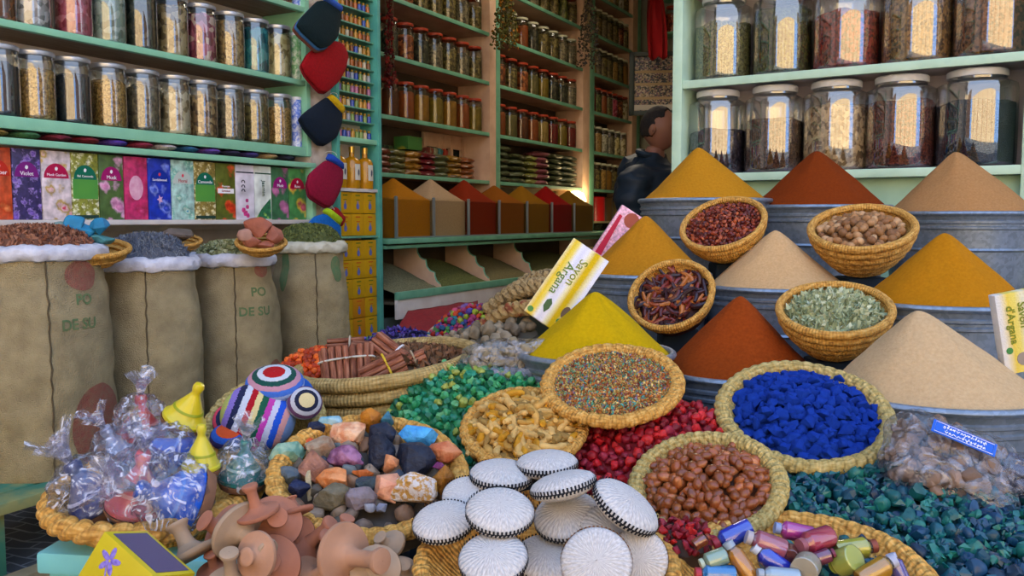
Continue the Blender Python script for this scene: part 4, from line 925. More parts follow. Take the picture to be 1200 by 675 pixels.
for s_ in (-1, 1):      # hands: palm, fingers, thumb
    cx_, cy_, cz_ = (.33, s_*(.22 if s_ > 0 else .20), (1.03 if s_ > 0 else 1.08)+dz)
    bm = bmesh.new(); bmesh.ops.create_icosphere(bm, subdivisions=2, radius=1); hm.bm(bm, 0, T(cx_+.02, cy_, cz_) @ S(.048, .036, .017))
    for f_ in range(4): hm.tube([(cx_+.05, cy_-.027+f_*.018, cz_), (cx_+.09, cy_-.029+f_*.019, cz_-.006), (cx_+.115-.004*abs(f_-1.5), cy_-.029+f_*.019, cz_-.022)], [.009, .0085, .007], 8)
    hm.tube([(cx_, cy_-s_*.028, cz_), (cx_+.035, cy_-s_*.050, cz_-.006), (cx_+.06, cy_-s_*.052, cz_-.014)], [.012, .010, .008], 8)
me = body.data; bm = bmesh.new(); bm.from_mesh(me)
t_ = hm.build('tmp_head', skinm); bm.from_mesh(t_.data); bm.to_mesh(me); bm.free(); bpy.data.objects.remove(t_)
for p in me.polygons: p.use_smooth = True
hb = headbm()
kill = [v for v in hb.verts if not ((v.co.z > .048-.0*v.co.x and v.co.x < .055) or (v.co.x < -.005 and v.co.z > -.045) or (v.co.x < .012 and v.co.z > .0))]
bmesh.ops.delete(hb, geom=kill, context='VERTS')
for v in hb.verts: v.co *= 1.05+.02*noise.noise(v.co*60)
hb_ = MB().bm(hb, 0, T(.033, 0, hz+.003)).build('hair', hairm, man)
for v in range(1): hb_.modifiers.new('s', 'SOLIDIFY').thickness = .008
# jacket
Vj = [(0, 0, .78, (.22, .18)), (0, 0, 1.0, (.23, .18)), (0, 0, 1.2, (.25, .185)), (-.01, 0, 1.36, (.24, .175)), (.0, 0, 1.46, (.15, .13)), (.01, 0, 1.515, (.078, .085)),
      (-.01, .20, 1.37, .125), (.0, .26, 1.15, .10), (.20, .25, 1.05, .072), (-.01, -.20, 1.37, .125), (.0, -.26, 1.15, .10), (.20, -.23, 1.09, .072)]
Ej = [(0, 1), (1, 2), (2, 3), (3, 4), (4, 5), (3, 6), (6, 7), (7, 8), (3, 9), (9, 10), (10, 11)]
jb = MB()
pj = [(.0005, .76), (.19, .765), (.20, .80), (.205, .95), (.215, 1.10), (.235, 1.25), (.24, 1.36), (.215, 1.42), (.15, 1.465), (.10, 1.50), (.092, 1.535), (.0005, 1.54)]
jb.lathe(pj, 32, fn=lambda rr, z, a, i: (rr*(.74 if True else 1)*(1+.32*abs(sin(a))**1.5), z+dz))
for s_ in (-1, 1):
    P = [(0, s_*.16, 1.38+dz), (-.01, s_*.22, 1.36+dz), (-.01, s_*.25, 1.26+dz), (.01, s_*.265, 1.13+dz), (.10, s_*.26, 1.08+dz), (.22, s_*.24, (1.045 if s_ > 0 else 1.085)+dz)]
    jb.tube(P, [.085, .095, .085, .078, .068, .055], 14)
jk = jb.build('jacket', jack, man)
rm = jk.modifiers.new('r', 'REMESH'); rm.mode = 'VOXEL'; rm.voxel_size = .014
sm_ = jk.modifiers.new('s', 'SMOOTH'); sm_.factor = .6; sm_.iterations = 5
bpy.context.view_layer.update(); m3 = bpy.data.meshes.new_from_object(jk.evaluated_get(bpy.context.evaluated_depsgraph_get())); jk.modifiers.clear(); jk.data = m3; print('jacket verts', len(m3.vertices))
for p in m3.polygons: p.use_smooth = True
for v in jk.data.vertices:
    p = v.co; nn = noise.noise(Vector((p.x*7, p.y*7, p.z*11)))*.022+(.5-abs(noise.noise(Vector((p.x*11, p.y*11, p.z*20)))))*.016-.006; v.co = p+v.normal*nn
# hood lying on the back
hd = MB().bm(blob(5, .085, .135, .10, 3, .12, 2.5), 0, T(-.095, 0, 1.44+dz) @ RY(.5)).build('hood', jack, man)
MB().tube([(.055*cos(a)-.015, .085*sin(a)*1.05, 1.525+dz-.02*cos(a)) for a in [k*pi/12 for k in range(24)]], .018, 8, closed=True).build('collar', jack, man)
tr_ = skin('trousers', [(0, 0, .93, (.17, .13)), (0, .10, .85, .115), (.02, .11, .48, .085), (0, .12, .12, .07), (0, -.10, .85, .115), (.02, -.11, .48, .085), (0, -.12, .12, .07)], [(0, 1), (1, 2), (2, 3), (0, 4), (4, 5), (5, 6)], trous, man)
for s_ in (-1, 1): MB().bm(blob(2, .14, .05, .04, 2, .05), 0, T(.06, s_*.13, .042)).build('shoe', mat('black_shoe', '#141414', .5), man)
# ---------------------------------------------------------------- right-hand shelf unit
xl = tr(797); xw = tr(788)
def zr(px, py): t = tr(px); return at(px, py, Q0.y+e_.y*t).z
zu = [zr(842, 203), zr(842, 91)]
print('right shelf z', zu)
gapz = zu[1]-zu[0]
u = thing('right_shelf_unit', 'pale mint shelf unit on the right with big glass jars on white backed shelves', 'shelf', MR)
XR = 2.4
wback = mat('right_back_paint', '#e0d6d8', .6, '#c4b8bc', 5, bump=(40, .2))
board('side_panel', xl-.045, xl, -.01, .30, .0, 3.2, pmint, u, .005)
for z, th in ((zu[0], .035), (zu[1], .035), (zu[1]+gapz, .035), (zu[1]+2*gapz, .035)): MB().bbox(xl, XR, -.005, .02, z-th, z, .004).box(xl, XR, .02, .285, z-.025, z-.002, 1).build('shelf_board', [pmint, wback], u)
board('back_panel', xl, XR, .28, .298, .2, 3.2, wback, u)
board('lower_panel', xl, XR, .05, .07, .2, zu[0]-.035, mat('mint_lower', '#a9c8a8', .5, '#98b898', 6), u)
rp = tr(1192)
board('upright', rp, rp+.03, -.008, .28, zu[0]-.2, 3.2, pmint, u)
bigglass = film('big_jar_glass', '#f8f9f9', .23, .03, edge=.6)
R_LOW = [(838, 'dark prune', '#3c3440', '#211c26', 30, .62), (904, 'brown mace', '#5c4030', '#3c2a20', 55, .72), (975, 'pale curled bark', '#b39a74', '#7c6444', 26, .86), (1050, 'red brown peppercorn', '#6c3424', '#47201a', 60, .86), (1137, 'blue black', '#26303a', '#1a222c', 70, .80)]
R_UP = [(843, 'green fennel', '#7c7848', '#57542e', 60, .8), (911, 'green leaf', '#4c5020', '#333814', 40, .9), (984, 'red hibiscus', '#8c3424', '#5c2018', 34, .75), (1065, 'golden brown petal', '#8c6834', '#5c4220', 36, .95), (1152, 'rust brown bud', '#7c5030', '#4c2e1c', 36, .95)]
for lv_, z in ((R_LOW, zu[0]), (R_UP, zu[1])):
    for i, (px, nm, c1_, c2_, sc, lvl) in enumerate(lv_):
        FM[nm] = mat('bigfill_'+nm.replace(' ', '_'), c1_, .75, cols=[c1_, c2_, tuple(min(1, v*1.5) for v in lin(c1_)), tuple((a+b)/2 for a, b in zip(lin(c1_), lin(c2_)))], scale=sc*2.6, kind='voronoi', bump=(sc*2.6, 1, 'voronoi'))
        wj = [64, 66, 73, 76, 84][i]/2/F*(Q0.y+e_.y*tr(px)+.13)*1.02
        x = tr(px)+.0
        # centre stands .14 behind the edge: correct the column
        q = (px-600)/F; yy = .142; t0 = (q*(Q0.y+en.y*yy)-(Q0.x+en.x*yy))/(e_.x-q*e_.y)
        make_big = make_jar(MR @ T(t0, yy, z) @ RZ(i), 'big jar of %s, %s from the left on the %s right-hand shelf' % (nm, ORD[i], ['lower', 'upper'][lv_ is R_UP]), 'big jars on the right-hand shelf', nm, r=wj, h=.375, neck=.70, lid=lidw, gm=bigglass, level=lvl)
# ================================================================ the display in front of the shop
def strawmat(name, c1, c2, c3, bands=110, v=4.0):
    m = mat(name, c1, .75, cols=[c3, c1, c2], scale=45, uv=True, stretch=(1, v, 1), sharp=(.3, .7), bump=(bands*2*pi/20, .6, 'wave'), spec=.35)
    return m
straw = strawmat('honey_straw', '#c4903f', '#dcb064', '#94642a')
straw2 = strawmat('pale_straw', '#a58a52', '#c2a870', '#7c6436', 160)
straw3 = strawmat('greenish_straw', '#ac9658', '#c8b074', '#806e3c', 90)
SUP = []     # what each crate of the stand carries: x, y, top, half width
def support(M, r, bottom):
    c = M @ Vector((0, 0, bottom)); SUP.append((c.x, c.y, c.z-r*abs(M.col[2].xy.length), r))
def coil_basket(M, R, label, depth=None, coils=5, sm=None, base=.55, sup=True, group='coiled baskets'):
    sm = sm or straw; depth = depth or R*.75; root = thing('coiled_basket', label, 'basket', M, group)
    cr_ = depth/coils*.53; cen = []
    for i in range(coils):
        s_ = i/(coils-1); cen.append((R-cr_-(R*(1-base))*(s_**1.7), -depth*s_*(1-.04)))
    for i, (x, z) in enumerate(cen[1:] if True else cen):
        pass
    def arc(x, z, a, b, n=7, k=cr_): return [(x+k*cos(a+(b-a)*j/(n-1)), z+k*sin(a+(b-a)*j/(n-1))) for j in range(n)]
    st = lambda amp, cnt: (lambda r, z, a, i: (r+amp*.5*sin(cnt*a+i*.9)+.0008*noise.noise(Vector((cos(a)*3, sin(a)*3, z*20))), z+.0012*noise.noise(Vector((cos(a)*4, sin(a)*4, 7)))))
    p = []
    for x, z in reversed(cen[1:]): p += [(x-cr_*.3, z-cr_)]+arc(x, z, -pi*.47, pi*.47)+[(x-cr_*.3, z+cr_)]
    b = MB().lathe([(0.001, cen[-1][1]-cr_*.8), (cen[-1][0], cen[-1][1]-cr_)]+p+[(cen[0][0], cen[0][1]-cr_*.5), (cen[0][0]-cr_, cen[1][1]), (cen[-1][0]-cr_, cen[-1][1]+.01), (.001, cen[-1][1]+.012)], 80, fn=st(.0006, 64))
    b.build('coiled_wall', sm, root, flat_angle=70)
    k = cr_*1.12
    MB().lathe(arc(cen[0][0], cen[0][1], -pi, pi, 15, k), 96, fn=st(.0007, 60)).build('rim_coil', sm, root, flat_angle=80)
    if sup: support(M, R*.42, -depth-cr_)
    return root
def braid_basket(M, R, label, depth=None, rm=.014, sm=None, strands=46, sup=True, group='braided rim baskets', cat='basket', wall='woven_wall', amp=.40):
    sm = sm or straw; depth = depth or R*.4; root = thing('braided_basket', label, cat, M, group)
    pr = [(.001, -depth), (R*.45, -depth*.99)]+[(R*(.45+.55*s_**.6)-rm*.3, -depth*(1-s_)) for s_ in [k/10 for k in range(1, 11)]]
    inn = [(r_-.006, z+.006) for r_, z in reversed(pr)]; inn[-1] = (.001, inn[-1][1])
    MB().lathe(pr+inn, 72, fn=lambda r, z, a, i: (r+.0012*sin(40*a+i*pi), z)).build(wall, sm, root, flat_angle=70)
    strands = int(strands*.8)//2*2; n = 24; vs, fs, us = [], [], []; seg = strands*8
    for j in range(seg):
        a = 2*pi*j/seg
        for i in range(n):
            ph = 2*pi*i/n; y_ = abs(((ph/pi+.5) % 2)-1)     # herringbone: strands lean both ways from the crest
            d = abs(sin(strands/2*a+y_*4.6)); rr = rm*(1-amp+amp*d**.38)*(1+.06*noise.noise(Vector((a*5, 1, 1))))
            q = R+rr*cos(ph)*1.15; vs.append((q*cos(a), q*sin(a), rr*sin(ph)+.003*noise.noise(Vector((a*2, 4, R*9)))))
    for j in range(seg):
        for i in range(n):
            j2 = (j+1) % seg; i2 = (i+1) % n; fs.append((j*n+i, j2*n+i, j2*n+i2, j*n+i2))
            us.append([(j/seg*1.0, i/n*.1), ((j+1)/seg, i/n*.1), ((j+1)/seg, (i+1)/n*.1), (j/seg, (i+1)/n*.1)])
    MB().add(vs, fs, 0, None, us).build('braided_rim', sm, root, flat_angle=80)
    if sup: support(M, R*.42, -depth)
    return root
# ---- piles of single pieces
def proj(p):
    v = p-EYE; x = v.x; y = v.y*cos(PITCH)-v.z*sin(PITCH); z = v.z*cos(PITCH)+v.y*sin(PITCH)
    return 600+F*x/y, 337.5-F*z/y
def protos(name, n, fn, m, smooth=True):
    L_ = []
    for i in range(n):
        o = MB().bm(fn(i)).build(name, m, None, smooth); L_.append(o.data); bpy.data.objects.remove(o)
    return L_
MC = {}
SECT = [['at its upper left', 'at its top', 'at its upper right'], ['at its left', 'at its centre', 'at its right'], ['at its lower left', 'at its bottom', 'at its lower right']]
def protos_c(name, n, fn, cols, smooth=True, **kw):
    L_ = []
    for cn, h in cols:
        m = mat(name+'_'+h[1:], h, kw.get('rough', .6), tuple(v*.65 for v in lin(h)), kw.get('scale', 60), bump=kw.get('bump'), coat=kw.get('coat', 0), sharp=(.3, .7))
        q = protos(name, n, fn, m, smooth); L_ += q
        for me in q: MC[me.name] = cn+' '
    return L_
def pile(M, R, dome, sp, pr, name, label, group, cat, seed=0, cap=300, size=(.8, 1.2), flat=None, layers=1, zj=.3, inset=.97, under=None, clip=None, zoff=0.0, ey=1.0):
    rd = random.Random(seed); pts = []
    for ly in range(layers):
        Rl = R*inset*(1-.18*ly)
        n = int(Rl/sp)+2
        for i in range(-n, n+1):
            for j in range(-n*2, n*2+1):
                x = (i+.5*(j % 2)+rd.uniform(-.28, .28)+.37*ly)*sp; y = (j*.87+rd.uniform(-.28, .28)+.2*ly)*sp
                q = sqrt(x*x+(y/ey)**2)/Rl
                if q > 1: continue
                z = dome*(1-q*q)+ly*sp*.55+rd.uniform(-zj, zj)*sp*.5+zoff
                p = M @ Vector((x, y, z)); u_, v_ = proj(p)
                if -25 < u_ < 1225 and -25 < v_ < 700 and (clip is None or clip(u_, v_)): pts.append(((p-EYE).length, x, y, z))
    pts.sort(); out = []; pc_ = [proj(M @ Vector((x, y, z))) for d, x, y, z in pts[:cap]]
    if pc_:
        ux = sorted(p[0] for p in pc_); vy = sorted(p[1] for p in pc_); k_ = len(ux); cu = [ux[k_//3], ux[2*k_//3]]; cv = [vy[k_//3], vy[2*k_//3]]
    for (d, x, y, z) in pts[:cap]:
        o = bpy.data.objects.new(name, rd.choice(pr)); C.objects.link(o)
        if flat is None: E_ = Euler((rd.uniform(0, 6.28), rd.uniform(0, 6.28), rd.uniform(0, 6.28)))
        else: E_ = Euler((rd.gauss(0, flat), rd.gauss(0, flat), rd.uniform(0, 6.28)))
        o.matrix_world = M @ T(x, y, z) @ E_.to_matrix().to_4x4() @ S(rd.uniform(*size)); sc_ = sum(o.matrix_world.to_scale())/3; u_, v_ = proj(o.matrix_world.translation)
        sec = SECT[(v_ > cv[0])+(v_ > cv[1])][(u_ > cu[0])+(u_ > cu[1])]; szw = 'large ' if sc_ > size[0]+(size[1]-size[0])*.67 else ('small ' if sc_ < size[0]+(size[1]-size[0])*.33 else '')
        tag(o, '%s%s%s, %s' % (szw, MC.get(o.data.name, ''), label, sec), cat, group); out.append(o)
    if under:
        b = MB(); N = 30; vs = [(0, 0, dome)]; fs = []
        for i in range(1, N+1):
            q = i/N
            for j in range(60):
                a = 2*pi*j/60; x, y = R*q*cos(a), R*q*sin(a)*ey
                vs.append((x, y, dome*(1-q*q)-sp*.35+sp*.35*noise.noise(Vector((x/sp*.9, y/sp*.9, seed)))+zoff-(.03 if q > .98 else 0)))
        fs += [(0, 1+j, 1+(j+1) % 60) for j in range(60)]
        for i in range(N-1):
            for j in range(60): fs.append((1+i*60+j, 1+(i+1)*60+j, 1+(i+1)*60+(j+1) % 60, 1+i*60+(j+1) % 60))
        k = len(vs)-60; b.add(vs, fs)
        um, ul = under; o = b.build('lower_layer', um); o.matrix_world = M; tag(o, ul, cat, kind='stuff')
    return out
# ---------------------------------------------------------------- galvanised tubs with cones of powder
galv = mat('galvanised_steel', '#6c7888', .38, cols=['#76828f', '#8490a0', '#7d8998', '#8f9aa8'], scale=110, kind='voronoi', metal=.55, spec=.5, bump=(14, .25))
TUBS = {}
def tub(key, cx, yf, w, R, apex, c1, c2, nm, label, hgt=.26, band=True):
    Y = F*2*R/w; zf = at(cx, yf, Y-R).z; c = at(cx, 337, Y); M = T(c.x, Y, zf)
    root = thing('metal_tub', label, 'tub', M, 'galvanised tubs of powder')
    p = [(.001, -hgt), (R*.86, -hgt), (R*.865, -hgt+.006)]
    def zr_(z): return R*(.865+.115*(z+hgt)/hgt)
    for z in (-hgt*.5, ):
        p += [(zr_(z-.006), z-.006), (zr_(z)+.005, z), (zr_(z+.006), z+.006)]
    for z in (-.052, -.034): p += [(zr_(z-.006), z-.006), (zr_(z-.003)+.0045, z-.003), (zr_(z+.003)+.0045, z+.003), (zr_(z+.006), z+.006)]
    p += [(R*.985, -.016)]
    inner = [(R*.965, -.008), (R*.95, -.03), (R*.84, -hgt+.01), (.001, -hgt+.01)]
    MB().lathe(p+inner, 72, fn=lambda r, z, a, i: (r*(1+.004*sin(3*a+1)), z)).build('tub_wall', galv, root, flat_angle=30)
    MB().lathe([(R*.985+.008*cos(a), -.008+.008*sin(a)) for a in [2*pi*k/10 for k in range(11)]], 72).build('rolled_rim', galv, root)
    ap = at(apex[0], apex[1], Y); H = ap.z-zf; off = Vector((ap.x-c.x, 0))
    N = 90; vs, fs = [], []; K = 44
    for i in range(K+1):
        s_ = i/K
        for j in range(N):
            a = 2*pi*j/N; x, y = R*.955*s_*cos(a), R*.955*s_*sin(a)
            z = H*(1-((s_*s_+.006)**.5-.077)/(1.003-.077)) + .0035*noise.noise(Vector((x*22, y*22, hash(key) % 7 if False else len(key))))*min(1, s_*3)+.012*noise.noise(Vector((cos(a)*1.6, sin(a)*1.6, cx)))*s_*(1-s_)*3
            k_ = 1-s_; vs.append((x+off.x*k_, y, z-.012*s_))
    for i in range(K):
        for j in range(N): fs.append((i*N+j, i*N+(j+1) % N, (i+1)*N+(j+1) % N, (i+1)*N+j))
    k0 = K*N; kb = len(vs); vs += [(vs[k0+j][0]*.98, vs[k0+j][1]*.98, -.04) for j in range(N)]; fs += [(k0+j, k0+(j+1) % N, kb+(j+1) % N, kb+j) for j in range(N)]
    o = MB().add(vs, fs).build('powder_cone', conem(nm.replace(' ', '_'), c1, c2, 150)); o.matrix_world = M
    tag(o, 'tall cone of %s powder filling its tub' % nm, 'spice', kind='stuff')
    SUP.append((c.x, Y, zf-hgt, R*.8)); TUBS[key] = (M, R)
tub('T1', 824, 231, 152, .22, (818, 173), '#b67c18', '#a66e12', 'golden turmeric', 'steel tub of golden powder at the back left, beside the mint shelf post')
tub('T2', 956, 239, 160, .23, (957, 177), '#7a3208', '#6c2a06', 'dark red paprika', 'steel tub of dark red powder at the back, middle of the rear three')
tub('T3', 1123, 247, 172, .24, (1120, 178), '#ad7f50', '#9d7145', 'light brown', 'steel tub of light brown powder at the back right', hgt=.24)
tub('T4', 755, 323, 152, .19, (757, 253), '#b07618', '#a06912', 'brown ochre', 'steel tub of brown ochre powder behind the soap carton')
tub('T5', 910, 339, 168, .205, (909, 270), '#c8a274', '#b99466', 'pale sand', 'steel tub of pale sand powder in the middle of the stepped rows')
tub('T6', 1106, 360, 196, .20, (1107, 273), '#b2740e', '#a4690a', 'amber cumin', 'steel tub of amber powder at the right, behind the cream cone')
tub('T7', 697, 424, 186, .175, (697, 342), '#bb9805', '#ad8c03', 'bright yellow', 'shallow steel pan of bright yellow powder', hgt=.10)
tub('T8', 868, 447, 190, .19, (868, 347), '#8c3c0e', '#7c320a', 'rust red', 'steel tub of rust red powder behind the blue pigment basket')
tub('T9', 1100, 481, 252, .21, (1076, 364), '#c2a47c', '#b5976f', 'cream', 'largest steel tub of cream powder at the right front')
# ---------------------------------------------------------------- small coiled baskets leaning on the tubs
def sphere_bm(sx, sy, sz, sub=2): 
    bm = bmesh.new(); bmesh.ops.create_icosphere(bm, subdivisions=sub, radius=1)
    for v in bm.verts: v.co = Vector((v.co.x*sx, v.co.y*sy, v.co.z*sz))
    return bm
rose = objramp('rosehip', ['#6c2416', '#8a3a22', '#4e1812', '#9c4c2c', '#5c2016'], .45, coat=.2)
M, R = seat(847, 262, 102, 64, 2.58, 16)
coil_basket(M, R, 'coiled basket of dried red berries leaning beside the sand coloured cone', coils=6, depth=R*.75)
pile(M, R*.88, .018, .0122, protos('dried_berry', 4, lambda i: blob(i, .0064, .0062, .0082, 1, .1), rose), 'dried_berry', 'shrivelled red brown berry in its coiled basket', 'dried red berries', 'berry', 1, 300, zoff=-.008, under=(mat('berry_under', '#4a1c14', .8), 'bed of red brown berries under the top layer'))
nutm = objramp('nutmeg', ['#a47c54', '#8c643e', '#b8926a', '#9a6e44', '#7c5636'], .6, bump=(120, .5))
M, R = seat(1010, 267, 122, 55, 2.42, 2)
coil_basket(M, R, 'coiled basket of whole nutmegs between the rear steel tubs', coils=6, depth=R*.78)
pile(M, R*.80, .03, .0232, protos('nutmeg', 4, lambda i: blob(i, .0115, .0115, .0135, 2, .06), nutm), 'nutmeg', 'round pale brown nutmeg in its coiled basket', 'nutmegs', 'nutmeg', 2, 120, zoff=-.016, under=(mat('nut_under', '#6c4c30', .8), 'lower layer of nutmegs'))
def bend(L_, r, cur, seed, seg=7, n=8, knots=0):
    rd = random.Random(seed); P = []; rr = []
    for i in range(n):
        s_ = i/(n-1); P.append((L_*(s_-.5), cur*sin(s_*pi)+rd.uniform(-.06, .06)*r, rd.uniform(-.2, .2)*r)); rr.append(r*((.55 if i in (0, n-1) else 1.0) if knots else (.35+.75*sin(pi*min(.97, max(.06, s_)))**.45))*(1+knots*rd.uniform(-.16, .16)))
    m = MB().tube(P, rr, seg); bm = bmesh.new()
    vv = [bm.verts.new(p) for p in m.v]
    for f in m.f: bm.faces.new([vv[i] for i in f])
    return bm
chil = objramp('dried_pod', ['#4c1a16', '#6c241a', '#341416', '#86401e', '#2c1820', '#9a5a24'], .4, coat=.25)
M, R = seat(786, 345, 104, 84, 2.2, 24)
coil_basket(M, R, 'coiled basket of dark red dried peppers leaning at the yellow powder pan', coils=5, depth=R*.62)
pile(M, R*.80, .02, .0145, protos('dried_pepper', 6, lambda i: bend(.05, .0055, .008*(i % 3), i), chil), 'dried_pepper', 'dark wrinkled dried pepper in its coiled basket', 'dried peppers', 'pepper', 3, 200, flat=.3, zoff=-.02, under=(mat('pepper_under', '#2c1214', .7), 'bed of dark dried peppers'))
M, R = seat(978, 362, 133, 64, 1.95, 0)
coil_basket(M, R, 'coiled basket of pale green dried leaves in front of the sand coloured cone', coils=6, depth=R*.75)
loose_heap(M @ T(0, 0, -.022), R*.80, .03, tri('mnt', ['#a9b28e', '#8c9a78', '#c2c8aa']), chip(.012, .004, .002), 900, 9, 'tangle of pale green dried leaves in the coiled basket', mat('mint_under', '#77805f', .9))
# ---------------------------------------------------------------- braided baskets in the foreground
M, R = seat(717, 449, 152, 84, 1.62, 3)
braid_basket(M, R, 'flat braided basket of mixed dried petals in front of the yellow cone', rm=.0125, depth=.04)
loose_heap(M @ T(0, 0, -.008), R*.97, .016, [mat('pot_%d' % i, c, .8) for i, c in enumerate(['#b86c34', '#a08c48', '#6c8c68', '#c8a464', '#8c4830', '#44988c', '#746884', '#d4b878'])] , chip(.0035, .0018, .0012), 5200, 10, 'mix of tiny orange, green and brown dried petals', mat('pot_under', '#7c5a34', .9))
# recolour the bits: spread over all eight tints
me = [o for o in C.objects if o.name.startswith('dried_heap')][-1].data
rd = random.Random(4)
mi = [0]*len(me.polygons); me.polygons.foreach_get('material_index', mi); k = 0
for i, p in enumerate(me.polygons):
    if mi[i]:
        if (i % 5) == 0: k = rd.choice([1, 1, 2, 2, 4, 5, 5, 3, 6, 7, 8])
        mi[i] = k
me.polygons.foreach_set('material_index', mi)
turm = objramp('turmeric_root', ['#b48a44', '#a47a34', '#c49e5c', '#b07c14', '#8c6c34', '#bc9858'], .75, bump=(90, .8))
M, R = seat(614, 500, 136, 84, 1.57, 4)
braid_basket(M, R, 'braided basket of knobbly yellow turmeric roots among the green crystals', rm=.0115, depth=.05)
pile(M, R*.96, .028, .0158, protos('turmeric_root', 7, lambda i: bend(.038+.007*(i % 3), .0062, .005*(i % 3), i+20, seg=10, knots=1), turm), 'turmeric_root', 'knobbly yellow turmeric root in its braided basket', 'turmeric roots', 'root', 5, 200, flat=.35, layers=2, zoff=-.002, under=(mat('turm_under', '#6c5024', .8), 'lower layer of turmeric roots'))
blup = mat('ultramarine_pigment', '#12348c', .9, '#0e2a76', 40, bump=(140, .6), spec=.1)
M, R = seat(942, 485, 186, 108, 1.55, -6)
braid_basket(M, R, 'braided basket heaped with bright blue pigment lumps', rm=.0135, sm=straw3, strands=56, depth=.055)
def cubey(i): 
    bm = rockbm(i+60, .0125, .0135, .010, 14, .15); return bm
pile(M, R*.95, .03, .0192, protos('pigment_lump', 8, cubey, blup, False), 'pigment_lump', 'ultramarine pigment lump in its braided basket', 'blue pigment lumps', 'pigment', 6, 300, flat=.5, layers=2, size=(.8, 1.5), zoff=-.006, under=(blup, 'bed of blue pigment lumps'))
arg = mat('argan_nut', '#8c4a22', .3, cols=['#6c3416', '#864520', '#a8683c'], scale=30, coat=.4, objvar=.3, stretch=(1, 1, 1))
M, R = seat(828, 568, 166, 116, 1.35, 8)
braid_basket(M, R, 'braided basket of glossy brown argan nuts at the centre right', rm=.0125, strands=60, sm=straw3, depth=.05)
def nutshape(i):
    bm = sphere_bm(.0105+.001*(i % 3), .0078, .0072, 3)
    for v in bm.verts:
        k = 1-.25*max(0, v.co.x/.011)**2; v.co.y *= k; v.co.z *= k
        v.co += v.co.normalized()*.0006*abs(sin(atan2(v.co.z, v.co.y)*1.5+i))
    return bm
pile(M, R*1.0, .024, .0185, protos('argan_nut', 5, nutshape, arg), 'argan_nut', 'smooth brown argan nut in its braided basket', 'argan nuts', 'nut', 7, 250, flat=.5, size=(.85, 1.15), layers=2, zoff=-.007, under=(mat('arg_under', '#54301c', .5), 'lower layer of argan nuts'))
# ---------------------------------------------------------------- open heaps of crystals
def H(cx, cy, w_, h_, Y, roll=0): return seat(cx, cy, w_, h_, Y, roll)
grn = objramp('green_crystal', ['#1f7a4c', '#2c8c54', '#3f9a5e', '#17643f', '#5a9a50', '#86923c', '#2a8a62'], .35, mottled=.3, coat=.2)
M, R = H(568, 480, 236, 140, 1.80, 4)
pile(M, R, .05, .0205, protos_c('green_crystal', 3, lambda i: blob(i+5, .0108, .009, .0078, 2, .28, 2.4), [('dark green', '#1f7048'), ('emerald green', '#2a9058'), ('leaf green', '#44a062'), ('deep green', '#1a5c3e'), ('yellowish', '#98a448'), ('light green', '#60ae70'), ('bluish green', '#288a6a')], rough=.4, coat=.15), 'green_crystal', 'crystal in the green heap by the turmeric', 'green crystals', 'crystal', 11, 300, size=(.75, 1.2), clip=lambda u_, v_: not(555 < u_ < 670 and 480 < v_ < 530), under=(mat('green_under', '#1c5c3c', .5, '#2c7c4c', 60), 'lower layer of small green crystals'))
support(M, R*.8, -.03)
redm = objramp('red_lump', ['#8c0c18', '#a8141c', '#6c0a18', '#b82020', '#7c1424', '#94283a'], .5, mottled=.35, bump=(120, .6))
M, R = H(765, 540, 215, 165, 1.52, 10)
pile(M, R, .045, .0175, protos('red_lump', 6, lambda i: rockbm(i+80, .0108, .0102, .009, 24, .3), redm), 'red_lump', 'crimson resin lump in the open red heap', 'red lumps', 'resin', 12, 300, size=(.7, 1.25), layers=1, under=(mat('red_under', '#5c0812', .6, '#7c1018', 60), 'lower layer of crimson lumps'))
support(M, R*.75, -.03)
tealm = objramp('teal_crystal', ['#0c4654', '#115a62', '#0a3a50', '#176a66', '#1c7468', '#0d3048', '#2c7c58', '#123c5c'], .3, mottled=.4, coat=.3)
M, R = H(1080, 628, 460, 235, 1.30, -4)
pile(M, R, .05, .0235, protos_c('teal_crystal', 4, lambda i: rockbm(i+100, .0150, .013, .0105, 26, .3) if i % 2 else blob(i+60, .0140, .0115, .010, 2, .3, 2.2), [('dark teal', '#0c4256'), ('teal', '#105264'), ('blackish blue', '#0d2c46'), ('green teal', '#12585c'), ('deep blue', '#104064'), ('sea green', '#207068')], rough=.45, coat=.15, scale=90), 'teal_crystal', 'crystal in the open teal heap', 'teal crystals', 'crystal', 13, 300, size=(.55, 1.25), zj=.9, clip=lambda u_, v_: not (v_ > 640 and u_ < 1070) and not (u_ < 915 and v_ < 620), under=(mat('teal_under', '#092c38', .6, '#0e4440', 50), 'lower layer of small teal crystals'))
rdp = protos('small_teal', 4, lambda i: rockbm(i+120, .008, .007, .006, 10, .2), tealm)
b = MB(); rd = random.Random(31)
for i in range(2600):
    a = rd.uniform(0, 2*pi); q = sqrt(rd.random()); x, y = R*q*cos(a), R*q*sin(a)
    b.bm(rockbm(i % 12+130, .0075, .007, .006, 8, 0), i % 4, T(x, y, .05*(1-q*q)+.004) @ Euler((rd.uniform(0, 6), rd.uniform(0, 6), 0)).to_matrix().to_4x4() @ S(rd.uniform(.6, 1.7)))
o = b.build('crystal_grit', [mat('grit_%d' % i, c, .35, coat=.3) for i, c in enumerate(['#0c4458', '#125a5c', '#0b3048', '#1f6c62'])], smooth=False); o.matrix_world = M; tag(o, 'small teal and green crystal bits between the larger teal crystals', 'crystal', kind='stuff')
support(M, R*.8, -.04)
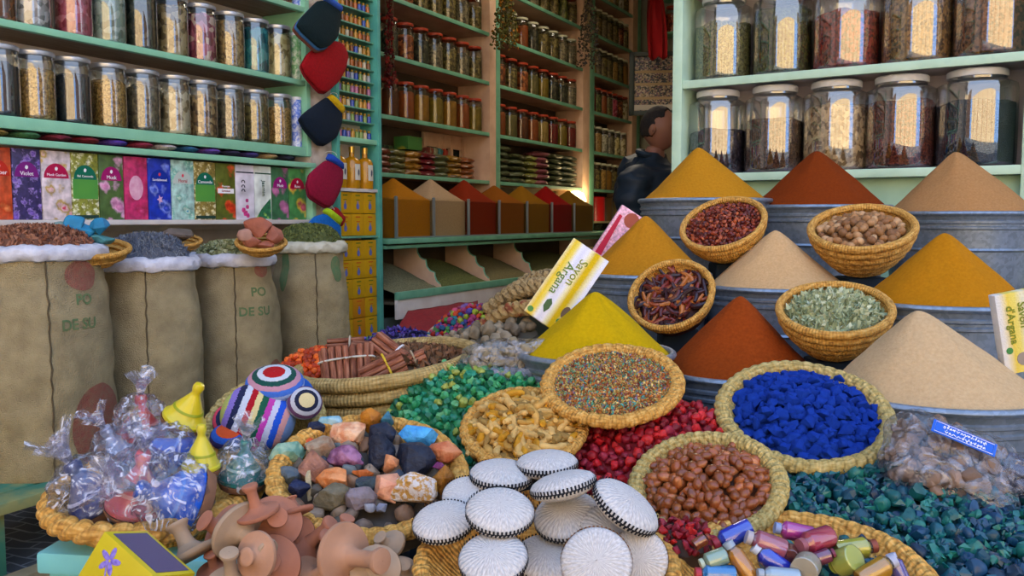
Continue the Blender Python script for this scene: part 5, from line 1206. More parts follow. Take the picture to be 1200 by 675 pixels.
# ---------------------------------------------------------------- basket of white knitted discs
M, R = seat(640, 660, 290, 165, 1.17, 0)
braid_basket(M, R, 'large braided basket holding the pile of white round cases', rm=.0125, depth=.07, strands=60)
whk = mat('white_weave', '#d2cdc9', .85, '#aeaaa8', 60, uv=True, stretch=(2, 3, 1), bump=(18*2*pi/20, .3, 'wave'), spec=.1, sharp=(.3, .62))
blk = mat('black_thread', '#15171f', .8); tank = mat('tan_thread', '#9c6c3c', .8)
def case_meshes(edge):
    r, h = .0415, .0145
    top = [(.0008, h), (r*.35, h*.97), (r*.7, h*.78), (r*.9, h*.5), (r*.99, h*.2), (r*1.0, 0), (r*.99, -h*.2), (r*.9, -h*.5), (r*.7, -h*.78), (r*.3, -h*.97), (.0008, -h)]
    o = MB().lathe(top, 144, fn=lambda rr, z, a, i: (rr*(1+.004*sin(72*a)), z*(1+.035*sin(72*a)))).build('woven_disc', whk, flat_angle=80); m1 = o.data; bpy.data.objects.remove(o)
    b = MB(); n = 54; vs, fs = [], []
    for j in range(n):
        a = 2*pi*j/n; a2 = 2*pi*(j+.5)/n; rr = r*1.012
        z0 = h*.02; up = h*.40; dn = -h*.12
        for aa, z in ((a, up), (a2, up), (a2, dn+h*.12), (a, dn), ): vs.append((rr*cos(aa), rr*sin(aa), z))
        for aa, z in ((a2, dn+h*.2), (a+2*pi/n, dn+h*.2), (a+2*pi/n, dn-h*.12), (a2, dn-h*.12)): vs.append((rr*cos(aa), rr*sin(aa), z))
        k = j*8; fs += [(k, k+1, k+2, k+3), (k+4, k+5, k+6, k+7)]
    o = b.add(vs, fs).build('zigzag_band', edge, smooth=False); m2 = o.data; bpy.data.objects.remove(o); return m1, m2
cm1, cm2 = case_meshes(blk); _, cm3 = case_meshes(tank)
CS = [(640, 655, 78, 52, 1.17, 0, 'white round case lowest in the middle, mostly covered', 0), (548, 582, 60, 44, 1.27, 0, 'white round case peeping out at the upper left of the pile', 0),
      (714, 628, 74, 60, 1.17, -38, 'white round case under the slanting one at the right', 0), (748, 655, 70, 74, 1.13, -62, 'white round case standing on edge at the right side, tan edged', 1),
      (588, 557, 76, 30, 1.30, -2, 'white round case lying flat behind the topmost pair', 0), (641, 544, 73, 24, 1.31, 3, 'topmost white round case at the back of the pile', 0),
      (664, 605, 78, 56, 1.2, 14, 'white round case in the middle of the pile, tipped to the right', 0), (520, 612, 74, 44, 1.2, 10, 'leftmost white round case overhanging the basket', 0),
      (586, 600, 81, 52, 1.14, -3, 'white round case lying on top in the centre', 0), (660, 569, 80, 19, 1.18, 14, 'white round case seen edge on near the top', 0),
      (733, 594, 88, 30, 1.15, -36, 'white round case slanting down at the upper right', 0), (578, 655, 82, 58, 1.09, 6, 'white round case at the front left of the pile', 0), (699, 660, 84, 82, 1.06, 0, 'white round case facing the viewer with a tan edge at the front', 1)]
for (cx, cy, w_, h_, Y, roll, lb, tn) in CS:
    M, r_ = seat(cx, cy, w_, max(10, h_-0), Y, roll)
    r = thing('round_case', lb, 'case', M @ S(r_/.0415), 'white round woven cases')
    meshobj('woven_disc', cm1, r); meshobj('zigzag_band', cm3 if tn else cm2, r)
# ---------------------------------------------------------------- minerals
M, R = seat(433, 556, 214, 132, 1.42, -3)
braid_basket(M, R, 'wide braided basket of mixed coloured minerals', rm=.0145, depth=.07, strands=54)
pile(M, R*.9, .02, .034, protos_c('small_stone', 2, lambda i: rockbm(i+400, .02, .018, .015, 20, .2), [('olive', '#5c5448'), ('mauve', '#7c6c60'), ('slate', '#3c4450'), ('tan', '#8c6c54'), ('grey', '#6c7474'), ('sandy', '#94806c')], bump=(80, .6)), 'small_stone', 'filler stone below the coloured minerals', 'small dull stones', 'stone', 21, 80, zoff=-.014, under=(mat('stone_under', '#4c443c', .8), 'lower layer of dull small stones'))
MN = [(337, 533, 36, 28, '#8ca890', '#5f8a78', 'pale green'), (338, 557, 26, 22, '#5c6468', '#44525c', 'slate grey'), (350, 573, 24, 20, '#1a2448', '#141c38', 'midnight blue'), (362, 520, 16, 16, '#c8501c', '#a84418', 'rusty orange small'),
 (370, 503, 22, 18, '#1c2440', '#161c34', 'dark blue'), (386, 495, 28, 22, '#5c9cb4', '#9cbcc4', 'light blue cube'), (375, 528, 32, 30, '#a08c74', '#8c6c54', 'sandy beige'), (409, 510, 42, 32, '#c8825c', '#dcb08c', 'orange and cream'),
 (403, 537, 44, 28, '#6c3c5c', '#9c6c8c', 'purple amethyst'), (366, 551, 34, 40, '#9c6c58', '#7c5448', 'pinkish brown'), (435, 494, 22, 28, '#b07018', '#8c5414', 'amber'), (454, 491, 20, 20, '#3c7488', '#2c5c70', 'teal grey round'),
 (491, 511, 44, 24, '#3c8cc8', '#4ca4dc', 'bright sky blue'), (448, 512, 34, 30, '#141c30', '#1c2438', 'black blue rear'), (444, 533, 34, 44, '#131a2c', '#1a2236', 'black blue tall'), (482, 540, 48, 40, '#141a2c', '#1e2638', 'big black blue'),
 (520, 530, 40, 24, '#b0603c', '#c07c54', 'orange brown slab'), (425, 554, 22, 12, '#b86430', '#a85828', 'small orange'), (392, 561, 38, 28, '#c8743c', '#d8905c', 'bright orange'), (362, 568, 9, 36, '#b0a484', '#9c9070', 'slim cream'),
 (457, 544, 18, 26, '#d09064', '#c07c54', 'peach shard'), (427, 567, 36, 22, '#3c4c54', '#2c3c44', 'dark grey green'), (393, 582, 42, 28, '#6c6450', '#5c5440', 'olive grey'), (422, 585, 36, 26, '#7c7078', '#6c6060', 'mauve grey'),
 (454, 573, 34, 32, '#d49878', '#c8886c', 'salmon pink'), (483, 575, 54, 40, '#b08440', '#c8c0bc', 'speckled amber and white'), (520, 563, 24, 30, '#94601c', '#7c4c14', 'honey brown'), (434, 595, 15, 12, '#8c8c94', '#7c7c84', 'small pebble grey'), (448, 595, 13, 12, '#84889c', '#747888', 'tiny bluish'), (515, 547, 14, 12, '#7c3464', '#6c2c54', 'small magenta')]
for i, (px, py, w_, h_, a, b_, nm) in enumerate(MN):
    Y = 1.42-(py-545)*.0022; c = at(px, py, Y); s_ = Y/F/2*1.3
    sp = 'speckled' in nm
    o = MB().bm(rockbm(i+7, w_*s_, min(w_, h_)*s_*.9, h_*s_, 22 if w_ > 20 else 14, .12)).build('mineral', mat('mineral_%d' % i, a, .55, b_, 130 if sp else 55, bump=(70, 1.6), sharp=(.45, .55) if sp else (.4, .6), detail=8), flat_angle=25)
    o.matrix_world = T(c) @ RZ(random.Random(i).uniform(-.4, .4)); tag(o, '%s mineral in the wide basket of coloured stones' % nm, 'stone', 'minerals in the wide basket')
# ---------------------------------------------------------------- glass bottles of pigment
M, R = seat(940, 688, 296, 170, 1.12, 0)
braid_basket(M, R, 'braided basket of little pigment bottles at the bottom edge', rm=.0125, depth=.06, strands=64)
bg_ = film('bottle_glass', '#f2f4f6', .10, .05, edge=.5)
def pbottle(px, py, L_, wd, ang, col, cap, label, Y=1.12, endon=0):
    c = at(px, py, Y); k = Y/F; r = wd/2*k; l = L_*k
    root = thing('pigment_bottle', label, 'bottle', None, 'pigment bottles in the basket')
    # bottle runs along local +x, cap at +x
    Rm = RY(pi/2)
    def lat(p, seg=20): return MB().lathe(p, seg, M=Rm)
    lat([(0, -l*.5+.001), (r*.9, -l*.5+.001), (r*.95, -l*.45), (r*.95, l*.22), (r*.5, l*.32), (0, l*.32)]).build('pigment', mat('pig_'+col[1:], col, .7), root)
    lat([(0, -l*.5), (r*.92, -l*.5), (r, -l*.46), (r, l*.24), (r*.55, l*.36), (r*.5, l*.42)]).build('glass_wall', bg_, root)
    lat([(r*.52, l*.36), (r*.62, l*.36), (r*.62, l*.5), (0, l*.5)], 16).build('cap', mat('cap_'+cap[1:], cap, .4), root)
    root.matrix_world = T(c) @ RX(-.35) @ RY(-R_(ang)) @ RZ(R_(endon))
BT = [(858, 628, 50, 24, 205, '#1c3cc0', '#8c2430', 'cobalt blue bottle at the upper left of the pigment bottles', 0), (897, 637, 48, 27, 160, '#b0586c', '#a09aa0', 'dusty pink bottle right of the cobalt one', 0),
 (930, 623, 46, 22, 168, '#c0409c', '#7888b0', 'magenta bottle at the top of the basket', 0), (955, 634, 48, 28, 195, '#b83450', '#8c5058', 'raspberry red bottle under the magenta one', -20), (1003, 643, 50, 26, 8, '#b8b43c', '#7c3c2c', 'yellow green bottle with a brown cap', 0),
 (868, 659, 56, 22, 122, '#c07c10', '#8898a8', 'ochre bottle pointing up left', 0), (905, 657, 54, 24, 142, '#1838c8', '#b0b8c8', 'deep blue bottle in the middle', 0), (945, 664, 34, 34, 30, '#b8ac94', '#a09480', 'cream bottle seen from its end', 55),
 (990, 658, 34, 34, 210, '#b4bc58', '#8c9c40', 'lime bottle with its round base showing', 55), (1028, 668, 52, 26, 28, '#c08c1c', '#a0a4b8', 'golden bottle at the right of the basket', 0), (926, 648, 24, 20, 60, '#7c3c34', '#6c3430', 'small brown bottle end between the blue and raspberry ones', 60),
 (836, 656, 34, 22, 200, '#9ab094', '#a8b4a0', 'pale green bottle at the left', 0), (838, 673, 48, 24, 178, '#1c80c0', '#a02838', 'sky blue bottle at the lower left', 0), (912, 675, 50, 22, 175, '#a8bcc8', '#8c98a4', 'whitish blue bottle at the lower edge', 0),
 (1052, 668, 40, 20, 110, '#5c50a0', '#a4a8c0', 'violet bottle at the far right', 0), (966, 652, 26, 18, 20, '#7c2c50', '#6c2c44', 'small plum bottle behind the cream one', 0), (822, 634, 22, 14, 30, '#8c3c20', '#7c3c28', 'tiny rust bottle at the left rim', 0)]
for i, (px, py, L_, wd, ang, col, cap, lb, eo) in enumerate(BT): pbottle(px, py, L_, wd, ang, col, cap, lb, 1.14-.0012*(py-640)+(.0 if i % 2 else .012), eo)
# dim leftovers between the baskets
M, R = seat(800, 628, 70, 40, 1.22)
pile(M, R, .01, .014, protos('red_lump', 3, lambda i: rockbm(i+80, .009, .009, .008, 12, .2), redm), 'red_lump', 'dark crimson lump below the argan basket', 'red lumps in the gap', 'resin', 44, 40, under=(mat('gap_under', '#3c2c24', .9), 'dark dried leaves in the gap below the argan basket'))
# ---------------------------------------------------------------- clay pieces with stubby stems
clayc = [mat('clay_0', '#b08468', .85, '#9c7258', 12, bump=(60, .3)), mat('clay_1', '#a86e56', .85, '#96604a', 12, bump=(60, .3)), mat('clay_2', '#a58c74', .85, '#927a62', 12, bump=(60, .3))]
def clay(px, py, dia, sdx, sdy, sdz, ci, label, stem=1.0, Y=1.18):
    """dish with a stem; the stem points (right, up, towards viewer)"""
    c = at(px, py, Y); r = dia/2*Y/F; n = Vector((sdx, -sdz, sdy)).normalized()
    q = Vector((0, 0, 1)).rotation_difference(n).to_matrix().to_4x4(); l = r*1.15*stem
    root = thing('clay_stamp', label, 'clay piece', T(c) @ q, 'clay pieces with stems')
    MB().lathe([(.0005, -r*.16), (r*.6, -r*.20), (r*.94, -r*.16), (r, -r*.06), (r*.97, r*.05), (r*.72, r*.08), (r*.42, r*.16), (r*.30, r*.32)], 36, fn=lambda rr, z, a, i: (rr*(1+.02*sin(2*a+px)), z)).build('dish', clayc[ci], root, flat_angle=60)
    MB().lathe([(r*.31, r*.28), (r*.25, r*.5), (r*.24, l*.78), (r*.33, l*.92), (r*.38, l*.99), (r*.36, l*1.06), (r*.2, l*1.09), (.0005, l*1.08)], 24).build('stem', clayc[ci], root, flat_angle=60)
    return root
CL = [(302, 600, 52, -.25, 1, .1, 1, 'clay piece on top of the pile with its stem up', 1.1), (322, 612, 66, .2, .3, .5, 1, 'pinkish clay dish behind the big pale one', .8), (262, 622, 70, -.5, .5, .4, 1, 'orange clay dish leaning left behind the big pale one', .7),
 (282, 622, 76, .75, -.25, .55, 2, 'big pale clay dish facing right with a short stem', 1.15), (224, 648, 74, -.45, .75, -.2, 2, 'slanting clay dish at the left of the pile with a knob on top', .9), (252, 668, 44, -.1, .9, .3, 1, 'small orange clay stem at the lower left', .9),
 (272, 682, 62, .05, 1, .35, 2, 'clay piece at the bottom with a thick upright stem', 1.2), (318, 662, 72, .15, .45, .8, 1, 'reddish clay dish with a round knob facing the viewer', .7), (358, 640, 62, .6, .55, .15, 1, 'clay dish leaning left, stem up to the right', 1.25),
 (404, 652, 82, .7, .12, .5, 0, 'large clay dish at the right, its stem pointing right', 1.25), (398, 632, 50, .3, .8, .1, 1, 'clay knob peeping over the large right dish', 1.0), (366, 678, 60, .6, .55, .3, 0, 'clay dish at the bottom middle, stem to the right', 1.1),
 (440, 668, 62, .1, .4, .6, 2, 'greyish clay dish at the right edge of the pile', .5), (470, 672, 50, .2, .7, .4, 2, 'small grey clay dish beside the white cases', .6), (344, 600, 50, -.2, .5, -.2, 1, 'clay dish half hidden at the upper right of the pile', .6), (300, 652, 60, -.3, .2, .6, 0, 'clay dish covered by its neighbours in the middle', .5), (455, 640, 46, -.3, .5, .3, 2, 'dusky clay dish in the shade below the mineral basket', .7), (345, 628, 50, .1, .2, .7, 1, 'clay dish wedged behind the leaning pieces', .5)]
for i, (px, py, d, a, b_, c_, ci, lb, st) in enumerate(CL): clay(px, py, d, a, b_, c_, ci, lb, st, 1.17+.035*(i % 3)-(.02 if py > 650 else -.02))
SUP.append((-.30, 1.22, .52, .16)); SUP.append((-.15, 1.22, .50, .10))
# ---------------------------------------------------------------- tagines in plastic bags
M, R = seat(184, 574, 222, 84, 1.47, 3)
braid_basket(M, R, 'braided basket of painted tagines wrapped in plastic at the lower left', rm=.019, depth=.10, strands=40)
bagm = film('thin_plastic', '#f0f0f4', .07, .18, white=.16, edge=.35, wcol='#e4e8fa')
tailm = film('gathered_plastic', '#f4f4fa', .10, .2, white=.16, edge=.3, wcol='#eceffc')
claym = mat('tagine_clay', '#8c6248', .8, '#7a543c', 10)
def fold_bm(seed, rx, ry, rz, amp=.28, sub=4):
    bm = bmesh.new(); bmesh.ops.create_icosphere(bm, subdivisions=sub, radius=1)
    for v in bm.verts:
        p = v.co*1.0; n1 = abs(noise.noise(p*2.2+Vector((seed*5.1, 0, seed)))); n2 = abs(noise.noise(p*5+Vector((0, seed*3.3, seed))))
        k = 1+amp*(.25-n1)+amp*.5*(.2-n2); v.co = Vector((p.x*rx*k, p.y*ry*k, p.z*rz*k))
    return bm
def tagine(px, py, dia, tilt, lean, lid, dishc, label, Y=1.45, bag=None, hk=1.0, dish=True):
    c = at(px, py, Y); r = dia/2*Y/F
    root = thing('tagine', label, 'tagine', T(c) @ RY(R_(tilt)) @ RX(R_(lean)), 'small painted tagines')
    lm_ = mat('lid_'+lid[1:], lid, .3, coat=.4)
    h = r*1.55*hk
    MB().lathe([(r*.98, 0), (r*1.0, r*.05), (r*.98, r*.16), (r*.86, r*.20), (r*.66, h*.38), (r*.42, h*.62), (r*.24, h*.80), (r*.19, h*.88), (r*.24, h*.96), (r*.26, h*1.06), (r*.20, h*1.14), (.0005, h*1.16)], 36).build('conical_lid', lm_, root, flat_angle=50)
    MB().lathe([(r*.70, h*.35), (r*.715, h*.352), (r*.70, h*.37), (r*.64, h*.41)], 36).build('painted_ring', mat('ring_'+dishc[1:], dishc, .4), root)
    if dish: MB().lathe([(r*1.02, 0), (r*1.03, -r*.05), (r*.92, -r*.30), (r*.62, -r*.42), (.0005, -r*.42)], 36).build('base_dish', claym, root)
    if bag:
        bm = fold_bm(bag, r*1.13, r*1.13, h*.78, .4); MB().bm(bm, 0, T(0, 0, h*.38)).build('plastic_bag', bagm, root, flat_angle=180)
        b = MB(); rd = random.Random(bag)      # gathered, knotted tail of the bag
        for k in range(14):
            a = rd.uniform(0, 2*pi); L_ = r*rd.uniform(.7, 1.3); x, y = cos(a)*.45, sin(a)*.45
            P = [(0, 0, h*1.1), (x*L_*.3, y*L_*.3, h*1.1+L_*.45), (x*L_+rd.uniform(-.2, .2)*r, y*L_, h*1.1+L_*.9)]
            vs = []
            for j, p_ in enumerate(P):
                wv = r*(.08, .18, .30)[j]; vs += [(p_[0]-wv*sin(a), p_[1]+wv*cos(a), p_[2]), (p_[0], p_[1], p_[2]+wv*.3), (p_[0]+wv*sin(a), p_[1]-wv*cos(a), p_[2])]
            b.add(vs, [(0, 1, 4, 3), (1, 2, 5, 4), (3, 4, 7, 6), (4, 5, 8, 7)])
        o = b.build('bag_tail', tailm, root)
    return root
tagine(118, 592, 84, -28, 10, '#3a4478', '#b0b4d0', 'dark blue tagine in a clear bag at the far left of its basket', 1.42, bag=1, hk=.85)
tagine(160, 592, 72, 14, 12, '#cc6472', '#d89c9c', 'pink tagine in a clear bag, second from the left', 1.37, bag=2, hk=1.15)
tagine(165, 510, 56, 4, 5, '#c03a34', '#d07c6c', 'red tipped tagine at the back under white plastic', 1.56, bag=3, hk=1.0)
tagine(203, 540, 66, -38, 20, '#2450b4', '#5c80d0', 'bright blue tagine lying behind the yellow ones', 1.45, bag=4, hk=.8)
tagine(222, 588, 92, -62, 30, '#1c58c4', '#3c7cd8', 'big bright blue tagine lying on its side at the front', 1.38, bag=5, hk=.8)
tagine(215, 492, 52, 28, 8, '#c8b41c', '#8c9410', 'yellow tagine leaning right, topmost in the basket', 1.5, hk=1.1)
tagine(236, 547, 46, 4, 6, '#c4b830', '#8c9410', 'upright yellow tagine below the leaning one', 1.40, hk=1.3)
tagine(284, 562, 56, 8, 5, '#2c7470', '#8cb4b0', 'teal green tagine in a clear bag at the right of the basket', 1.44, bag=6, hk=1.0)
tagine(150, 540, 60, -30, 8, '#8c90a8', '#b0b4c4', 'pale grey tagine under crumpled plastic at the back', 1.53, bag=7, hk=.9)
# ---------------------------------------------------------------- knitted caps in a basket
M, R = seat(308, 503, 132, 96, 1.74, 24)
braid_basket(M, R, 'braided basket of colourful knitted caps', rm=.014, depth=.10, sm=straw3, strands=50)
def stripes(name, cols, axis=0, lo=-1.0, hi=1.0, uvv=False, soft=False):
    if name in MATS: return MATS[name]
    m = mat(name, cols[0], .95, bump=(300, .5)); n = m.node_tree.nodes; L = m.node_tree.links; b = n['Principled BSDF']
    t = n.new('ShaderNodeTexCoord'); s_ = n.new('ShaderNodeSeparateXYZ'); L.new(t.outputs['UV' if uvv else 'Object'], s_.inputs[0])
    nz = n.new('ShaderNodeTexNoise'); nz.inputs['Scale'].default_value = 220; L.new(t.outputs['Object'], nz.inputs['Vector'])
    ad = n.new('ShaderNodeMath'); ad.operation = 'MULTIPLY_ADD'; ad.inputs[1].default_value = (hi-lo)*.05; L.new(nz.outputs['Fac'], ad.inputs[0]); L.new(s_.outputs[axis], ad.inputs[2])
    mr = n.new('ShaderNodeMapRange'); mr.inputs[1].default_value = lo; mr.inputs[2].default_value = hi; L.new(ad.outputs[0], mr.inputs[0])
    r = n.new('ShaderNodeValToRGB'); r.color_ramp.interpolation = 'LINEAR' if soft else 'CONSTANT'; e = r.color_ramp.elements; k = len(cols)
    e[0].position = 0; e[0].color = (*lin(cols[0]), 1); e[1].position = (k-1)/k; e[1].color = (*lin(cols[-1]), 1)
    for i in range(1, k-1): q = e.new(i/k); q.color = (*lin(cols[i]), 1)
    L.new(mr.outputs[0], r.inputs[0]); L.new(r.outputs[0], b.inputs['Base Color']); return m
def cap(px, py, w_, h_, Y, roll, cols, label, kind='ring', face=.6, th=.5):
    M, r = seat(px, py, w_, h_, Y, roll); root = thing('knitted_cap', label, 'cap', M, 'knitted caps')
    prof = [(.0005, r*th), (r*.3, r*th*.98), (r*.6, r*th*.85), (r*.85, r*th*.55), (r*.97, r*th*.2), (r, -r*th*.1), (r*.95, -r*th*.35), (r*.85, -r*th*.4), (r*.82, -r*th*.2), (.0005, -r*th*.1)]
    ln = sum(math.dist(prof[i], prof[i-1]) for i in range(1, 7))
    m = stripes('knit_%d_%d' % (px, py), cols, 1 if kind == 'ring' else 0, 0 if kind == 'ring' else -r, ln if kind == 'ring' else r, kind == 'ring')
    MB().lathe(prof, 90, fn=lambda rr, z, a, i: (rr*(1+.012*sin(45*a+i*pi)+.03*sin(2*a+px)), z)).build('knitted_crown', m, root, flat_angle=80)
    return root
cap(298, 470, 52, 40, 1.76, 30, ['#3a2870', '#b06c90', '#c0a040', '#b04020', '#5c3c98', '#8c80b8'], 'purple and mustard striped cap at the upper left of its basket')
cap(345, 462, 46, 40, 1.75, -20, ['#1c50a0', '#1c58ac'], 'plain blue cap behind the striped one', th=.7)
cap(357, 472, 42, 46, 1.68, -60, ['#c8b888', '#c8b888', '#1c2038', '#b0b0b8', '#5c3c5c', '#8890a0'], 'navy cap with a cream centre at the right')
cap(272, 492, 44, 40, 1.66, 20, ['#c0b088', '#7c4878', '#1c2444', '#c03c54', '#30284c'], 'dark violet cap at the left of its basket')
cap(268, 512, 44, 26, 1.62, 0, ['#c0481c', '#c0481c', '#2450a0', '#28204c'], 'orange and navy cap lowest at the left')
cap(303, 488, 84, 84, 1.66, -22, ['#a4a858', '#7c68b0', '#1c2244', '#b8bcc8', '#9c0c1c', '#c8b880', '#14503c', '#b03898', '#b8bcd0', '#1c50c0', '#c8908c', '#6c84ac'], 'big cap with many straight coloured stripes in front', kind='lin', th=.55)
cap(322, 449, 66, 36, 1.70, 2, ['#a00c14', '#a00c14', '#b8bcc4', '#12443c', '#b08090', '#3c68c0', '#8ca0cc'], 'cap with a red centre and ring stripes on top of the pile', th=.5)
# ---------------------------------------------------------------- big coiled basket with cinnamon and orange pods
M, R = seat(452, 425, 222, 40, 2.05, 7)
coil_basket(M, R, 'large coiled basket holding cinnamon bundles and orange pods', depth=.17, coils=6, sm=straw2, base=.78)
orm = objramp('orange_pod', ['#b83c0c', '#c84c10', '#a03008', '#d05c1c', '#8c2c0c'], .55, mottled=.35)
Mo = T(at(362, 432, 2.12)) @ RX(.25) @ RY(-.30)
pile(Mo, .115, .030, .0165, protos('orange_pod', 5, lambda i: blob(i+3, .009, .009, .0075, 2, .15, 2), orm), 'orange_pod', 'round orange pod in the heap beside the cinnamon', 'orange pods', 'pod', 15, 200, layers=2, size=(.8, 1.2), under=(mat('op_under', '#7c2808', .8), 'lower layer of orange pods'))
SUP.append((Mo.translation.x, Mo.translation.y, Mo.translation.z-.05, .09))
cin = mat('cinnamon_bark', '#7c4630', .7, cols=['#6a3824', '#8a523a', '#9c6a50'], scale=30, stretch=(1, 8, 8), objvar=.25, bump=(60, .5))
def stick_bm(L_, r):
    m = MB().lathe([(r*.55, 0), (r*.9, 0), (r, .002), (r, L_-.002), (r*.9, L_), (r*.55, L_), (r*.5, L_*.5), (r*.55, 0)], 12, M=RY(pi/2))
    bm = bmesh.new(); vv = [bm.verts.new(p) for p in m.v]
    for f in m.f:
        try: bm.faces.new([vv[i] for i in f])
        except ValueError: pass
    return bm
def bundle(px, py, Y, L_, ang, n, r, cordc, label, fan=0, rows=2, tilt=0):
    c = at(px, py, Y); root = thing('cinnamon_bundle', label, 'cinnamon', T(c) @ RX(-.5) @ RY(-R_(ang)) @ RZ(tilt), 'cinnamon bundles')
    for k in range(rows):
        for i in range(n-k):
            t = (i-(n-1-k)/2)
            o = MB().bm(stick_bm(L_, r)).build('cinnamon_stick', cin, root); o.matrix_local = T(-L_/2, -k*r*1.7, t*r*2.05) @ RY(-t*fan) @ RX(i)
    w_ = n*r*1.08; d = r*(1+.9*(rows-1)); P = []
    for i in range(24):
        a = 2*pi*i/24; P.append((L_*.12, -r*.85*(rows-1)+(d+.002)*cos(a)*1.05, (w_+.002)*sin(a)))
    MB().tube(P, .0026, 6, closed=True).build('cord', mat('cord_'+cordc[1:], cordc, .7), root)
bundle(407, 428, 1.97, .085, 98, 8, .0072, '#b8b4a8', 'broad bundle of cinnamon sticks tied with a white cord', fan=.02)
bundle(405, 408, 2.10, .09, 4, 4, .0066, '#a89c88', 'cinnamon bundle lying crosswise behind the broad one', rows=1)
bundle(436, 416, 2.04, .10, -4, 5, .0066, '#b0a898', 'cinnamon bundle lying flat between the tied ones')
bundle(458, 414, 2.00, .105, -38, 4, .0068, '#c8c8cc', 'slanting cinnamon bundle with a white band')
bundle(449, 433, 1.93, .10, 28, 4, .0068, '#c8a828', 'cinnamon bundle with a yellow cord at the basket rim')
bundle(482, 424, 1.98, .07, 26, 3, .0062, '#a08c70', 'small cinnamon bundle at the right')
loose_heap(T(at(474, 428, 2.08)), .15, .03, tri('bk', ['#6c4c34', '#80583c', '#54402c']), chip(.016, .006, .003), 900, 19, 'brown bark crumbs under the cinnamon bundles', mat('bk_under', '#4a3a2a', .9))
# ---------------------------------------------------------------- further heaps towards the shop
M, R = seat(562, 436, 130, 46, 2.12, 14)
braid_basket(M, R, 'braided basket under the clear bags behind the green crystals', rm=.014, depth=.08)
def lump_bag(name, px, py, w_, h_, dp, Y, rot, cols, label, seed, n=130, cuts=None, flatk=None, lean=-.6):
    c = at(px, py, Y); k = Y/F; rx, rz = w_/2*k, h_/2*k; ry = dp
    root = thing(name, label, 'bag', T(c) @ RX(lean) @ RY(-R_(rot)))
    rd = random.Random(seed); b = MB()
    for i in range(n):
        while True:
            x, y, z = rd.uniform(-1, 1), rd.uniform(-1, 1), rd.uniform(-1, 1)
            if (abs(x)**2.6+abs(z)**2.6)+y*y < .92: break
        b.bm(rockbm(i % 10+200, .017, .013, .013, 18, .3), rd.randrange(3), T(x*rx*.92, y*ry*.85, z*rz*.9) @ Euler((rd.uniform(0, 6), rd.uniform(0, 6), 0)).to_matrix().to_4x4() @ S(rd.uniform(.6, 1.25)))
    b.build('lumps', [mat('lump_%s' % c_[1:], c_, .7, bump=(90, .5)) for c_ in cols], root)
    bm = bmesh.new(); bmesh.ops.create_icosphere(bm, subdivisions=5, radius=1)
    for v in bm.verts:
        p = v.co.copy(); kk = (abs(p.x)**2.8+abs(p.z)**2.8+abs(p.y)**2.8)**(1/2.8)
        p /= kk; e = max(abs(p.x), abs(p.z)); f = 1-.75*max(0, e-.75)*4*.9
        nn = .10*abs(noise.noise(p*3+Vector((seed, 0, 0))))+.05*abs(noise.noise(p*8))
        v.co = Vector((p.x*rx*(1+.04*sin(p.z*6+seed)), p.y*ry*max(.12, f)*(1-nn*2), p.z*rz*(1+.07*sin(p.x*5+seed))))
    MB().bm(bm).build('plastic_skin', film('bag_film', '#f2f2f4', .08, .15, white=.07, edge=.35, wcol='#c8ccdc'), root, flat_angle=180)
    return root
lump_bag('plastic_bag', 603, 418, 132, 44, .05, 1.90, 4, ['#8c8068', '#7c7058', '#9c907c'], 'clear bag of grey brown roots lying behind the green crystals', 3, 120, lean=-.3)
lump_bag('plastic_bag', 612, 442, 110, 26, .05, 1.88, 0, ['#6c7484', '#5c6474', '#7c8490'], 'lower bluish clear bag under the root bag', 4, 90, lean=-.3)
SUP.append((.02, 1.93, .68, .12))
gum = lump_bag('plastic_bag', 1114, 545, 164, 118, .045, 1.36, -26, ['#7c6454', '#8c7464', '#6c5648'], 'clear bag of brown gum lumps with a blue label', 5, 230, lean=-.75)
lab = thing('x', None, None); bpy.data.objects.remove(lab)
k = 1.36/F
lb_ = MB().bbox(-36*k, 36*k, -.0012, 0, -9*k, 9*k, .0004).build('blue_label', mat('label_blue', '#1c58c0', .35), gum); lb_.location = (-3*k, -.055, 14*k); lb_.rotation_euler = (0, .05, 0)
MB().tube([(-33*k, -.002, -7*k), (33*k, -.002, -7*k), (33*k, -.002, 7*k), (-33*k, -.002, 7*k)], .0005, 4, closed=True).build('label_border', white_ink, lb_)
b = MB(); rd = random.Random(9)       # cursive script strokes
for rw, zz in ((0, 3), (1, -3.5)):
    x = 24
    while x > -22:
        w1 = rd.uniform(2, 5); P = [((x-w1*s_/6)*k, -.002, (zz+1.4*sin(s_*1.3+x)+(1.8 if s_ == 1 and rd.random() < .4 else 0))*k) for s_ in range(7)]
        b.tube(P, .0007, 4); 
        if rd.random() < .6: b.bm(sphere_bm(.0009, .0006, .0009, 1), 0, T((x-w1/2)*k, -.002, (zz+(3 if rd.random() < .5 else -2.4))*k))
        x -= w1+1.0
b.build('lettering', white_ink, lb_)
lump_bag('plastic_bag', 1196, 562, 60, 60, .04, 1.34, 10, ['#5c5c74', '#6c6478', '#4c5068'], 'dusky clear bag cut off by the right edge', 6, 50, lean=-.5)
SUP.append((.72, 1.47, .66, .12))
